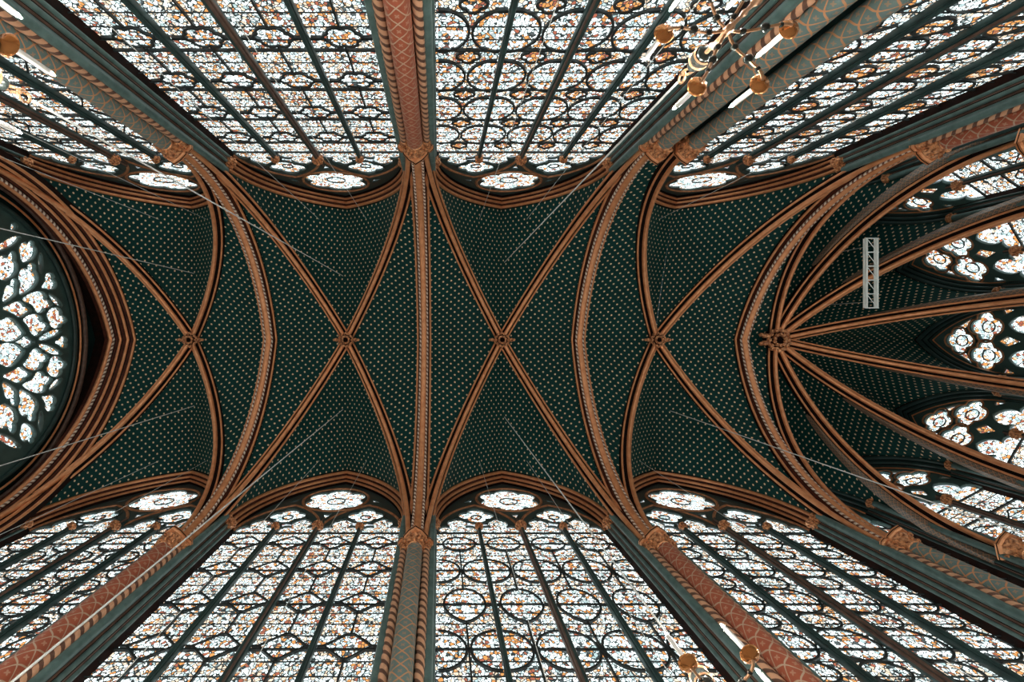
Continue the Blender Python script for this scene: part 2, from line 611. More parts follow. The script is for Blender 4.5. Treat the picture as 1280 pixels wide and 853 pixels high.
class RibLine:
    """vertical pointed half arch from a pier point to a crown point in plan"""
    def __init__(self, foot, crown, rise=Z_TOP - Z_CAP):
        self.a = Vector(foot); self.c = Vector(crown)
        self.half = (self.a - self.c).length
        self.dir = (self.a - self.c).normalized()
        self.rise = rise
        self.e, self.r = arch_params(self.half, rise)
    def web(self, t):
        """point of the web line, t = 0 foot .. 1 crown, by height"""
        rr = self.r + RIB_D
        top = math.sqrt(rr * rr - self.e * self.e)
        z = top * math.sin(t * PI / 2)
        s = max(0.0, -self.e + math.sqrt(max(rr * rr - z * z, 0)))
        if t > 0.9999:
            s = 0.0
        p = self.c + self.dir * s
        return Vector((p.x, p.y, Z_CAP + z))

class WallLine:
    """edge of the web along a window arch: vertical, then half a pointed arch"""
    def __init__(self, mid, along, half, spring, rise, side):
        self.mid = Vector(mid); self.al = Vector(along); self.half = half
        self.spring = spring; self.rise = rise; self.side = side
        self.e, self.r = arch_params(half, rise)
    def web(self, t):
        top = self.spring + self.rise + 0.08
        z = Z_CAP + (top - Z_CAP) * math.sin(t * PI / 2)
        dz = z - self.spring
        if dz <= 0:
            s = self.half
        else:
            k = self.rise / (self.rise + 0.08)
            s = max(0.0, -self.e + math.sqrt(max(self.r ** 2 - (dz * k) ** 2, 0)))
        if t > 0.9999:
            s = 0.0
        p = self.mid + self.al * (s * self.side)
        return Vector((p.x, p.y, z))

def half_web(mb, c1, c2, ufun, nt=22, ns=8, bulge=0.10):
    """ruled surface between two web lines with a light upward swell"""
    base = len(mb.v)
    rows = []
    arc = [0.0] * (nt + 1)
    prev = None
    for i in range(nt, -1, -1):
        t = i / nt
        p, q = c1.web(t), c2.web(t)
        m = (p + q) / 2
        if prev is not None:
            arc[i] = arc[i + 1] + (m - prev).length
        prev = m
    for i in range(nt + 1):
        t = i / nt
        p, q = c1.web(t), c2.web(t)
        wid = (p - q).length
        for j in range(ns + 1):
            s = j / ns
            v = p.lerp(q, s)
            v.z += bulge * 4 * s * (1 - s) * min(1.0, wid / 2.5) * (0.35 + 0.65 * t)
            mb.v.append(tuple(v))
            rows.append((ufun(v), arc[i]))
    n = ns + 1
    for i in range(nt):
        for j in range(ns):
            ids = (i * n + j, i * n + j + 1, (i + 1) * n + j + 1, (i + 1) * n + j)
            mb.face([base + k for k in ids], 0, [rows[k] for k in ids])

def web_cell(pairs, ufun, label=None):
    mb = MB()
    for a, b in pairs:
        half_web(mb, a, b, ufun)
    o = mb.build('vault_web', 'stars', ceil, True, sharp=60)
    return o

# profiles (n = 0 is the soffit, negative towards the web)
def diag_profile(k=1.0):
    p = Prof()
    p.pt(-0.165, -0.38).pt(-0.185, -0.25)
    p.roll(-0.150, -0.205, 0.036, 190, 10)
    p.pt(-0.105, -0.23, 1).pt(-0.075, -0.20, 1)
    p.roll(0, -0.068, 0.068, 205, -25, join=1, k=9)
    p.pt(0.075, -0.20, 1).pt(0.105, -0.23, 1)
    p.roll(0.150, -0.205, 0.036, 170, -10, join=1)
    p.pt(0.185, -0.25).pt(0.165, -0.38)
    return p
def trans_profile():
    p = Prof()
    p.pt(-0.25, -0.42).pt(-0.275, -0.27)
    p.roll(-0.235, -0.225, 0.042, 190, 10)
    p.pt(-0.185, -0.24, 1).pt(-0.165, -0.11, 2)
    p.pt(-0.105, -0.10, 1)
    p.pt(-0.088, -0.03, 0).pt(-0.05, -0.005, 0).pt(0, 0, 0).pt(0.05, -0.005, 0).pt(0.088, -0.03, 0)
    p.pt(0.105, -0.10, 0)
    p.pt(0.165, -0.11, 1).pt(0.185, -0.24, 2)
    p.roll(0.235, -0.225, 0.042, 170, -10)
    p.pt(0.275, -0.27).pt(0.25, -0.42)
    return p
DIAG, TRANS = diag_profile(), trans_profile()
RIB_MATS = ['gold', 'groove', 'maroon']

def rib_to3d(a, b):
    """frame of a rib lying over the plan line a -> b, origin half way"""
    a = Vector(a); b = Vector(b)
    m = (a + b) / 2
    d = (a - b).normalized()
    nrm = Vector((-d.y, d.x))
    def f(s, bb, z):
        p = m + d * s + nrm * bb
        return (p.x, p.y, z)
    return f

def transverse(xa, xb, label):
    """xa: north foot x, xb: south foot x"""
    a, b = (xa, HW), (xb, -HW)
    half = (Vector(a) - Vector(b)).length / 2
    f = rib_to3d(a, b)
    poly = arch_poly(half, Z_TOP - Z_CAP, Z_CAP, 26)
    mb = MB()
    sweep(mb, poly, TRANS.p, f, seg_mats=TRANS.m)
    o = mb.build('transverse_rib', RIB_MATS, ceil)
    o['label'] = label
    for s in (-1, 1):
        mb = MB()
        sweep(mb, poly, circ_profile(s * 0.13, -0.075, 0.036), f, prof_closed=True)
        mb.build('rope_moulding', 'rope', o)
    return o

def rib_half(foot, crown, prof, name, rise=Z_TOP - Z_CAP):
    """half arch from a foot to a boss"""
    a = Vector(foot); c = Vector(crown)
    half = (a - c).length
    d = (a - c).normalized(); nrm = Vector((-d.y, d.x))
    def f(s, bb, z):
        p = c + d * s + nrm * bb
        return (p.x, p.y, z)
    poly = arch_poly(half, rise, Z_CAP, 26)[:27]
    mb = MB()
    sweep(mb, poly, prof.p, f, seg_mats=prof.m)
    return mb.build(name, RIB_MATS, ceil)

F_HALF, F_RISE = 2.62, 4.57
def bulgeless(v): return v

bays = []
for i in range(4):
    an, bn = piers_n[i], piers_n[i + 1]
    as_, bs = piers_s[i], piers_s[i + 1]
    xc = (i - 2) * L + L / 2
    boss = (xc, 0.0)
    a_s = (as_[0] + (SOUTH_SHIFT if i == 3 else 0), as_[1])
    feet = {'an': (an[0] + 0.25, HW + 0.06), 'bn': (bn[0] - 0.25, HW + 0.06),
            'as': (a_s[0] + 0.25, -HW - 0.06), 'bs': (bs[0] - 0.25, -HW - 0.06)}
    lines = {k: RibLine(v, boss) for k, v in feet.items()}
    bays.append((xc, feet, lines))
    for k in feet:
        rib_half(feet[k], boss, DIAG, 'diagonal_rib')
    xs = (a_s[0] + bs[0]) / 2
    wn = [WallLine((xc, WALL_Y), (1, 0), F_HALF, Z_MUL, F_RISE, s) for s in (-1, 1)]
    ws = [WallLine((xs, -WALL_Y), (1, 0), F_HALF, Z_MUL, F_RISE, s) for s in (-1, 1)]
    web_cell([(lines['an'], wn[0]), (lines['bn'], wn[1])], lambda v: v.y)
    web_cell([(lines['as'], ws[0]), (lines['bs'], ws[1])], lambda v: v.y)
    # towards the transverse arches
    for xa_n, xa_s, kn, ks in ((an[0], as_[0], 'an', 'as'), (bn[0], bs[0], 'bn', 'bs')):
        if i == 0 and kn == 'an':
            xa_n = xa_s = -11.15
        crown = ((xa_n + xa_s) / 2, 0.0)
        tn = RibLine((xa_n, HW), crown); ts = RibLine((xa_s, -HW), crown)
        web_cell([(tn, lines[kn]), (ts, lines[ks])], lambda v: v.x)

for k, lab in ((1, 'gilded transverse rib with rope edging west of the middle'), (2, 'gilded transverse rib running straight across the middle of the vault'),
               (3, 'gilded transverse rib with rope edging east of the middle')):
    transverse(piers_n[k][0], piers_s[k][0], lab)
transverse(piers_n[4][0], piers_s[4][0], 'gilded transverse rib in front of the apse')

# west arch: many orders stepping down towards the rose wall
p = Prof()
p.pt(0.12, -0.42).pt(0.10, -0.27)
p.roll(0.055, -0.25, 0.05, -10, 150, k=6)
p.pt(-0.03, -0.27, 1).pt(-0.10, -0.24, 2)
p.roll(-0.19, -0.215, 0.055, 0, 170, k=6)
p.pt(-0.29, -0.24, 1).pt(-0.36, -0.19, 2)
p.roll(-0.44, -0.165, 0.05, 0, 170, k=6)
p.pt(-0.53, -0.17, 1).pt(-0.58, -0.115, 2)
p.pt(-0.64, -0.09, 1)
p.roll(-0.75, -0.08, 0.085, 20, 180, join=2, k=8)
p.pt(-0.86, -0.10, 1).pt(-1.0, -0.10, 2).pt(-1.05, -0.36, 1).pt(-1.75, -0.40, 1)
poly = arch_poly(HW, Z_TOP - Z_CAP, Z_CAP, 26)
low = [(HW, Z_CAP - 3.0)] + poly + [(-HW, Z_CAP - 3.0)]
def west_f(s, b, z): return (-11.15 + b, s, z)
mb = MB(); sweep(mb, low, p.p, west_f, seg_mats=p.m)
o = mb.build('west_arch', RIB_MATS, ceil)
o['label'] = 'broad gilded arch of many mouldings around the rose window'
mb = MB(); sweep(mb, low, circ_profile(-0.625, -0.06, 0.04), west_f, prof_closed=True)
mb.build('rope_moulding', 'rope', o)

# apse ribs and webs
apse_boss = (X_APSE, 0.0)
apse_lines = []
for i, (x, y) in enumerate(apse_pts):
    d = Vector((x - X_APSE, y)).normalized()
    foot = (x + d.x * 0.02, y + d.y * 0.02)
    if i == 0: foot = (x + 0.22, y + 0.05)
    if i == 7: foot = (x + 0.22, y - 0.05)
    apse_lines.append(RibLine(foot, apse_boss))
    ar = rib_half(foot, apse_boss, DIAG, 'apse_rib')
    if 1 <= i <= 6:
        sg = 1 if i <= 3 else -1
        a_ = Vector(foot); c_ = Vector(apse_boss)
        d_ = (a_ - c_).normalized(); n_ = Vector((-d_.y, d_.x))
        def fb(s, bb, z):
            q = c_ + d_ * s + n_ * bb
            return (q.x, q.y, z)
        pl = arch_poly((a_ - c_).length, Z_TOP - Z_CAP, Z_CAP, 26)[:19]
        mb = MB()
        dirs = offset_dirs(pl, False)
        arc = 0.0
        for j, ((ps, pz), (ds, dz)) in enumerate(zip(pl, dirs)):
            wd = 0.20 * (1 - j / (len(pl) - 1)) ** 0.6
            if j:
                arc += math.hypot(ps - pl[j - 1][0], pz - pl[j - 1][1])
            for bb, nn in ((0.165, -0.235), (0.165 + wd, -0.29), (0.165 + wd, -0.5)):
                mb.v.append(fb(ps + ds * nn, sg * bb, pz + dz * nn))
            if j:
                k0, k1 = (j - 1) * 3, j * 3
                for m_ in (0, 1):
                    mb.face((k0 + m_, k0 + m_ + 1, k1 + m_ + 1, k1 + m_), 0,
                            [(0.2 * m_, arc - 0.35), (0.2 * m_ + 0.2, arc - 0.35), (0.2 * m_ + 0.2, arc), (0.2 * m_, arc)])
        q = mb.build('ornament_band', 'ornament', ar)
        q['label'] = 'dull painted ornament along the side of the rib'
for (xa, ya, ln) in ((piers_n[4][0], HW, apse_lines[0]), (piers_s[4][0], -HW, apse_lines[7])):
    pass
crown = ((piers_n[4][0] + piers_s[4][0]) / 2, 0.0)
web_cell([(RibLine(piers_n[4], crown), apse_lines[0]), (RibLine(piers_s[4], crown), apse_lines[7])], lambda v: v.x)
A_SPRING, A_RISE = EYE + 15.75, 2.75
apse_frames = []
for i in range(7):
    a, b = Vector(apse_pts[i]), Vector(apse_pts[i + 1])
    mid = (a + b) / 2
    al = (a - b).normalized()
    out = (mid - Vector(apse_boss)).normalized()
    nrm = Vector((al.y, -al.x))
    if nrm.dot(out) < 0: nrm = -nrm
    chord = (a - b).length
    mid = mid + nrm * 0.2
    half = chord / 2 + 0.05 - 0.17
    apse_frames.append((mid, al, nrm, half, chord))
    wl = [WallLine(mid, al, half, A_SPRING, A_RISE, s) for s in (1, -1)]
    web_cell([(apse_lines[i], wl[0]), (apse_lines[i + 1], wl[1])], lambda v, n=nrm, m=mid: (v.xy - m).dot(n))

# bosses
def boss_mesh(r, knobs):
    mb = MB()
    ring = []
    n = 20
    for i in range(n):                          # ring of leaves
        a = 2 * PI * i / n
        rr = r * (0.78 + 0.10 * (i % 2))
        mb.blob((rr * math.cos(a), rr * math.sin(a), 0.02 + 0.03 * (i % 2)), r * 0.20, r * 0.20, r * 0.24, 0, 6, 4, 0.15)
    for i in range(10):
        a = 2 * PI * (i + 0.5) / 10
        mb.blob((0.45 * r * math.cos(a), 0.45 * r * math.sin(a), -0.05), r * 0.17, r * 0.17, r * 0.2, 0, 6, 4, 0.2)
    mb.lathe([(r * 0.9, 0.34), (r * 0.9, 0.06), (r * 0.62, 0.0), (r * 0.32, 0.04)], 16, mat=1)
    for (kx, ky, kr) in knobs:
        mb.blob((kx, ky, 0.06), kr, kr * 0.8, kr, 0, 8, 5, 0.12)
        mb.blob((kx * 1.25, ky * 1.25, 0.09), kr * 0.7, kr * 0.6, kr * 0.8, 0, 6, 4, 0.12)
    return mb.mesh('vault_boss', ['leaf', 'groove'])
bm = boss_mesh(0.29, [(0.36, 0, 0.095), (-0.36, 0, 0.095)])
for i, (xc, _, _) in enumerate(bays):
    o = put('vault_boss', bm, ceil, (xc, 0, Z_TOP - 0.06), rz=0.3 * i if False else 0)
    o['label'] = 'small gilded leaf boss where two diagonal ribs cross'
o = put('vault_boss', boss_mesh(0.46, [(-0.5, 0.12, 0.13), (-0.5, -0.16, 0.13)]), ceil, (X_APSE, 0, Z_TOP - 0.1))
o['label'] = 'large round gilded leaf boss where the apse ribs meet'

# ------------------------------------------------------------------ windows
JAMB = Prof()
JAMB.pt(-0.03, -0.12).pt(-0.02, -0.03)
JAMB.roll(0.055, 0.0, 0.06, 215, 60, k=6)
JAMB.pt(0.11, 0.035, 1).pt(0.15, 0.05, 2)
JAMB.roll(0.205, 0.075, 0.05, 200, 55, k=6)
JAMB.pt(0.26, 0.11, 1).pt(0.29, 0.12, 2)
JAMB.roll(0.335, 0.135, 0.04, 200, 55, k=6)
JAMB.pt(0.38, 0.16, 1).pt(0.56, 0.18, 1)

def loc3d(s, b, z): return (s, b, z)

GLASS_Y = 0.45

def small_capital_mesh(r, h, name='capital'):
    mb = MB()
    mb.lathe([(r * 1.05, 0), (r * 1.2, h * 0.3), (r * 1.7, h * 0.75), (r * 1.75, h * 0.8)], 8, mat=0)
    for tier, rr, zz in ((0, 1.35, 0.35), (1, 1.75, 0.66)):
        for i in range(6):
            a = 2 * PI * (i + 0.5 * tier) / 6
            mb.blob((rr * r * math.cos(a), rr * r * math.sin(a), zz * h), r * 0.42, r * 0.42, h * 0.17, 0, 6, 4, 0.15)
    mb.lathe([(r * 1.9, h * 0.8), (r * 2.05, h * 0.9), (r * 1.95, h)], 8, mat=0)
    return mb.mesh(name, ['leaf'])

MULL_CAP = small_capital_mesh(0.062, 0.2)
MULL_CAP_BIG = small_capital_mesh(0.085, 0.24)
JAMB_CAP = small_capital_mesh(0.085, 0.26)

def mullion_mesh(big, top):
    mb = MB()
    p = Prof()
    k = 1.35 if big else 1.0
    # section: front roll, flanks, side rolls, back
    pts = [(-0.045 * k, 0.10), (-0.06 * k, 0.02), (-0.05 * k, -0.015), (-0.028 * k, -0.03)]
    pts += [(0.040 * k * math.cos(R(a)), -0.055 + 0.040 * k * math.sin(R(a))) for a in (180, 210, 240, 270, 300, 330, 360)]
    pts += [(-x, y) for x, y in reversed(pts[:4])]
    n = len(pts)
    for z in (SILL, top):
        mb.v += [(x, y, z) for x, y in pts]
    for i in range(n):
        j = (i + 1) % n
        mat = 1 if (big and i in (1, 2, 4, 5, 8, 9)) else 0
        mb.face((i, j, n + j, n + i), mat)
    mb.face(range(n)); mb.face([n + i for i in reversed(range(n))])
    return mb.mesh('mullion', ['green', 'brown' if big else 'green'])

BARS = [EYE + 13.54 - 1.49 * i for i in range(6)]      # 15.14 ... 7.69
BAR_BOTTOM = BARS[-1]

def box_mesh(name, x0, x1, y0, y1, z0, z1, mat):
    mb = MB(); mb.box(x0, x1, y0, y1, z0, z1)
    return mb.mesh(name, [mat], False)

def ring_mesh(name, outline, width, closed=True, y0=-0.03, y1=0.02):
    mb = MB()
    h = width / 2
    sweep(mb, outline, [(y0, -h), (y0, h), (y1, h), (y1, -h)], loc3d, closed=closed, prof_closed=True)
    return mb.mesh(name, ['iron'], False)

def lancet_pattern(kind, w):
    """(medallions, stems): medallion = (outline fn name, u, z, rx, rz, material)"""
    h = w / 2
    med, stems = [], []
    z0 = BARS[0]
    per = 1.49
    lows = [z0 - per * i for i in range(6)]
    if kind == 'butterflies':
        for i, z in enumerate(lows):
            if i % 2 == 0:
                rz = 0.42 if i == 0 else 0.62
                med.append(('drop', 0, z, h * 0.80, rz, 'glass_fig'))
                stems.append([(0, z - rz), (0, z - 1.49)])
                if i: stems.append([(0, z + rz), (0, z + 1.49)])
            else:
                for s in (-1, 1):
                    med.append(('halfL' if s < 0 else 'halfR', s * h, z, h * 0.93, 0.56, 'glass_fig'))
    elif kind == 'honeycomb':
        for i, z in enumerate(lows):
            zz = z + 0.1
            med.append(('hex', 0, zz, h * 0.80, 0.36, 'glass_fig'))
            stems += [[(0, zz - 0.36), (0, zz - 1.13)], [(h * 0.8, zz), (h, zz)], [(-h * 0.8, zz), (-h, zz)]]
    elif kind == 'ellipses':
        for i, z in enumerate(lows):
            med.append(('ell', 0, z, h * 0.74, 0.44, 'glass_fig'))
            for s in (-1, 1):
                med.append(('halfL' if s < 0 else 'halfR', s * h, z - 0.745, h * 0.62, 0.27, 'glass_bg'))
            stems.append([(0, z - 0.44), (0, z - 1.05)])
    elif kind == 'tongues':
        for i, z in enumerate(lows):
            med.append(('ves', 0, z + 0.15, h * 0.92, 0.46, 'glass_fig'))
            med.append(('ell', 0, z - 0.60, h * 0.70, 0.27, 'glass_bg'))
            stems.append([(h * 0.92, z + 0.15), (h, z + 0.1)])
            stems.append([(-h * 0.92, z + 0.15), (-h, z + 0.1)])
    elif kind == 'chain':
        for i, z in enumerate(lows):
            med.append(('foil6', 0, z - 0.4, h * 0.62, 0.30, 'glass_fig'))
            stems += [[(0, z - 0.70), (0, z - 1.60)], [(h * 0.6, z - 0.4), (h, z - 0.4)], [(-h * 0.6, z - 0.4), (-h, z - 0.4)]]
    elif kind == 'quatrefoils':
        for i, z in enumerate(lows):
            med.append(('foil4', 0, z + 0.2, h * 0.40, 0.22, 'glass_warm'))
            for s in (-1, 1):
                for dz in (0.75,):
                    med.append(('halfL' if s < 0 else 'halfR', s * h, z + 0.2 - dz, h * 0.95, 0.60, 'glass_fig'))
    elif kind == 'scales':
        for i, z in enumerate(lows):
            med.append(('ell', 0, z, h * 0.78, 0.40, 'glass_fig'))
            med.append(('ell', 0, z - 0.70, h * 0.46, 0.24, 'glass_warm'))
            stems.append([(h * 0.78, z), (h, z)])
            stems.append([(-h * 0.78, z), (-h, z)])
            for s in (-1, 1):
                stems.append([(s * h * 0.2, z - 0.48), (s * h * 0.75, z - 0.62), (s * h, z - 0.75)])
    elif kind == 'hexfoils':
        for i, z in enumerate(lows):
            med.append(('foil6', 0, z + 0.1, h * 0.66, 0.34, 'glass_fig'))
            stems += [[(h * 0.5, z - 0.15), (h, z - 0.55)], [(-h * 0.5, z - 0.15), (-h, z - 0.55)],
                      [(h * 0.5, z - 1.15), (h, z - 0.75)], [(-h * 0.5, z - 1.15), (-h, z - 0.75)]]
    return med, stems

def med_outline(kind, rx, rz):
    if kind == 'ell': return ellipse(0, 0, rx, rz)
    if kind == 'drop': return drop_pointed(0, 0, rx, rz)
    if kind == 'hex': return hexagon(0, 0, rx, rz)
    if kind == 'ves': return vesica(0, 0, rx, rz)
    if kind.startswith('foil'):
        n = int(kind[4:])
        return [(x * rx, z * rz) for x, z in foil(0, 0, 1.0, n, 0 if n == 4 else 0.0, 0.42 if n == 6 else 0.52, 5)]
    a0, a1 = (-PI / 2, PI / 2) if kind == 'halfL' else (PI / 2, 3 * PI / 2)
    return [(rx * math.cos(a0 + (a1 - a0) * i / 16), rz * math.sin(a0 + (a1 - a0) * i / 16)) for i in range(17)]

MESH = {}
def cached(key, fn):
    if key not in MESH:
        MESH[key] = fn()
    return MESH[key]

def nave_tracery():
    W = 2.46
    lw = 1.22
    out = [(-2.52, 0.0)]
    for i in range(4):
        c = -1.83 + lw * i
        out += [(c + x, z + 0.02) for x, z in trefoil_head(0.545, 0.98)]
    out += [(2.52, 0.0)]
    arc = arch_poly(2.52, 4.38, 0.0, 18)
    loops = [out + arc[1:-1]]
    loops.append(foil(0, 2.66, 1.03, 6, PI / 2, 0.41))
    for s in (-1, 1):
        loops.append(foil(s * 1.22, 1.22, 0.55, 4, 0, 0.50))
        c = (s * 1.36, 2.50)
        loops.append([(c[0] - s * 0.13, c[1] + 0.26), (c[0] + s * 0.19, c[1] - 0.14), (c[0] - s * 0.05, c[1] - 0.05)])
        c = (s * 1.22, 0.44)
        loops.append([(c[0], c[1] + 0.14), (c[0] - 0.10, c[1] - 0.12), (c[0] + 0.10, c[1] - 0.12)])
        for q in (-1, 1):
            c = (s * 1.22 + q * 0.72, 0.98)
            loops.append([(c[0] + q * 0.09, c[1] - 0.17), (c[0] - q * 0.07, c[1] + 0.16), (c[0] - q * 0.07, c[1] - 0.02)])
    loops.append([(0, 1.02), (-0.16, 1.42), (0, 1.36), (0.16, 1.42)])
    # the orders: fix winding is not needed, openings are even-odd
    return curve_plate('tracery', loops, 0.07, 0.012, ['tracery']), loops

def lancet_head_pane():
    return flat_poly('pane', [(-0.56, -0.02)] + [(x * 1.06, z * 1.03 + 0.02) for x, z in trefoil_head(0.545, 0.98)] + [(0.56, -0.02)], 'glass_bg')

NAVE_TR, NAVE_LOOPS = nave_tracery()

def grow(loop, k):
    cx = sum(p[0] for p in loop) / len(loop); cz = sum(p[1] for p in loop) / len(loop)
    return (cx, cz), [((x - cx) * k, (z - cz) * k) for x, z in loop]

win_count = [0]
def make_window(center, rz, kind, label):
    win_count[0] += 1
    root = empty('window_%d' % win_count[0], (center[0], center[1], 0), rz)
    tag(root, label, kind='structure')
    # jambs and arch
    for s in (1, -1):
        mb = MB()
        poly = [(F_HALF, SILL), (F_HALF, Z_MUL)]
        sweep(mb, poly, JAMB.p, loc3d if s > 0 else (lambda a, b, z: (-a, b, z)), seg_mats=JAMB.m)
        j = mb.build('jamb', ['grey_green', 'groove', 'brown'], root)
        for (jx, jy) in ((2.62, 0.055), (2.50, 0.22)):
            c = put('capital', JAMB_CAP, j, (s * jx, jy, Z_MUL - 0.2))
    mb = MB()
    sweep(mb, arch_poly(F_HALF, F_RISE, Z_MUL, 20), JAMB.p, loc3d, seg_mats=JAMB.m)
    mb.build('window_arch', ['gold', 'groove', 'maroon'], root)
    # tracery head
    t = put('tracery', NAVE_TR, root, (0, GLASS_Y + 0.03, Z_MUL))
    for s in (-1, 1):
        def mk(s=s):
            mb = MB()
            sweep(mb, [(x + s * 1.22, z) for x, z in arch_poly(1.22, 2.08, 0, 14)], circ_profile(-0.035, 0.0, 0.045), loc3d, prof_closed=True)
            return mb.mesh('sub_arch_roll', ['gold_dull'])
        put('sub_arch_roll', cached(('sub', s), mk), t)
    def mk():
        mb = MB()
        sweep(mb, ellipse(0, 2.66, 1.10, 1.10, 40), circ_profile(-0.035, 0, 0.045), loc3d, closed=True, prof_closed=True)
        return mb.mesh('oculus_roll', ['gold_dull'])
    put('oculus_roll', cached('ocu', mk), t)
    for s in (-1, 1):
        def mk(s=s):
            mb = MB()
            sweep(mb, ellipse(s * 1.22, 1.22, 0.60, 0.60, 32), circ_profile(-0.03, 0, 0.03), loc3d, closed=True, prof_closed=True)
            return mb.mesh('quatrefoil_roll', ['tracery'])
        put('quatrefoil_roll', cached(('qf', s), mk), t)
    for q, lp in enumerate(NAVE_LOOPS[1:]):
        (cx, cz), pts = grow(lp, 1.06)
        mt = 'glass_pale' if len(lp) > 5 else 'glass_bg'
        me = cached(('trp', q), lambda: flat_poly('pane', pts, mt))
        pn = put('pane', me, root, (cx, GLASS_Y + 0.075, Z_MUL + cz))
        if len(lp) > 20:
            rr = 0.30 if q == 0 else 0.16
            put('lead_ring', cached(('lr', rr), lambda: ring_mesh('lead_ring', ellipse(0, 0, rr, rr, 20), 0.035)), pn)
    # mullions
    for i, x in enumerate((-1.22, 0.0, 1.22)):
        big = i == 1
        me = cached(('mul', big), lambda: mullion_mesh(big, Z_MUL + (0.25 if not big else 0.6)))
        mo = put('mullion', me, root, (x, GLASS_Y - 0.07, 0))
        put('capital', MULL_CAP_BIG if big else MULL_CAP, mo, (0, -0.06, Z_MUL - 0.12))
    # glass and iron
    w = 1.22
    edges = [Z_MUL] + BARS
    for i in range(4):
        cx = -1.83 + w * i
        put('pane', cached('head', lancet_head_pane), root, (cx, GLASS_Y + 0.08, Z_MUL))
        for a, b in zip(edges[:-1], edges[1:]):
            hh = a - b
            me = cached(('band', round(hh, 3)), lambda: flat_poly('pane', [(-w / 2, -hh / 2), (w / 2, -hh / 2), (w / 2, hh / 2), (-w / 2, hh / 2)], 'glass_bg'))
            put('pane', me, root, (cx, GLASS_Y + 0.09, (a + b) / 2))
        hh = BAR_BOTTOM - SILL
        me = cached(('bandlow', round(hh, 3)), lambda: flat_poly('pane', [(-w / 2, -hh / 2), (w / 2, -hh / 2), (w / 2, hh / 2), (-w / 2, hh / 2)], 'glass_bg'))
        put('pane', me, root, (cx, GLASS_Y + 0.09, (BAR_BOTTOM + SILL) / 2))
        med, stems = lancet_pattern(kind, w - 0.1)
        for (k, u, z, rx, rz_, mt) in med:
            if z - rz_ < BAR_BOTTOM - 0.3 or z + rz_ > Z_MUL + 0.1:
                continue
            ol = med_outline(k, rx, rz_)
            key = (k, round(rx, 3), round(rz_, 3), mt)
            pn = put('medallion', cached(key, lambda: flat_poly('medallion', ol, mt)), root, (cx + u, GLASS_Y + 0.06, z))
            put('iron_ring', cached(key + ('r',), lambda: ring_mesh('iron_ring', ol, 0.044, not k.startswith('half'))), pn)
        for st in stems:
            if min(p[1] for p in st) < BAR_BOTTOM - 1.2 or max(p[1] for p in st) > Z_MUL + 0.3:
                continue
            zb = st[0][1]
            rel = [(x, z - zb) for x, z in st]
            def mk():
                mb = MB()
                sweep(mb, rel, [(-0.03, -0.018), (-0.03, 0.018), (0.02, 0.018), (0.02, -0.018)], loc3d, prof_closed=True)
                return mb.mesh('iron_stem', ['iron'], False)
            put('iron_stem', cached(('stem', tuple((round(x, 3), round(z, 3)) for x, z in rel)), mk), root, (cx, GLASS_Y + 0.06, zb))
    for b in [Z_MUL] + BARS:
        me = cached('bar', lambda: box_mesh('saddle_bar', -2.46, 2.46, -0.02, 0.03, -0.022, 0.022, 'iron'))
        put('saddle_bar', me, root, (0, GLASS_Y + 0.05, b))
    for b in BARS[:-1]:
        for q in (1, 2, 3):
            me = cached('thinbar', lambda: box_mesh('saddle_bar', -2.46, 2.46, -0.008, 0.008, -0.009, 0.009, 'iron'))
            put('saddle_bar', me, root, (0, GLASS_Y + 0.025, b - 1.49 * q / 4))
    mb = MB(); mb.box(-2.8, 2.8, GLASS_Y + 0.13, GLASS_Y + 0.16, SILL, Z_MUL - 8.2)
    return root

NORTH = [('ellipses', 'tall stained glass window with oval medallions, lower row next to the rose window'),
         ('honeycomb', 'tall stained glass window with hexagon medallions, lower row'),
         ('butterflies', 'tall stained glass window with round and half round medallions, lower row'),
         ('tongues', 'tall stained glass window with almond medallions, lower row next to the apse')]
SOUTH = [('hexfoils', 'tall stained glass window with lattice medallions, upper row next to the rose window'),
         ('chain', 'tall stained glass window with chained foil medallions, upper row'),
         ('quatrefoils', 'tall stained glass window with amber quatrefoils, upper row'),
         ('scales', 'tall stained glass window with stacked oval medallions, upper row next to the apse')]
for i in range(4):
    xc = (i - 2) * L + L / 2
    make_window((xc, WALL_Y), 0.0, *NORTH[i])
for i in range(4):
    xc = (i - 2) * L + L / 2 + (SOUTH_SHIFT if i == 3 else 0)
    make_window((xc, -WALL_Y), PI, *SOUTH[i])

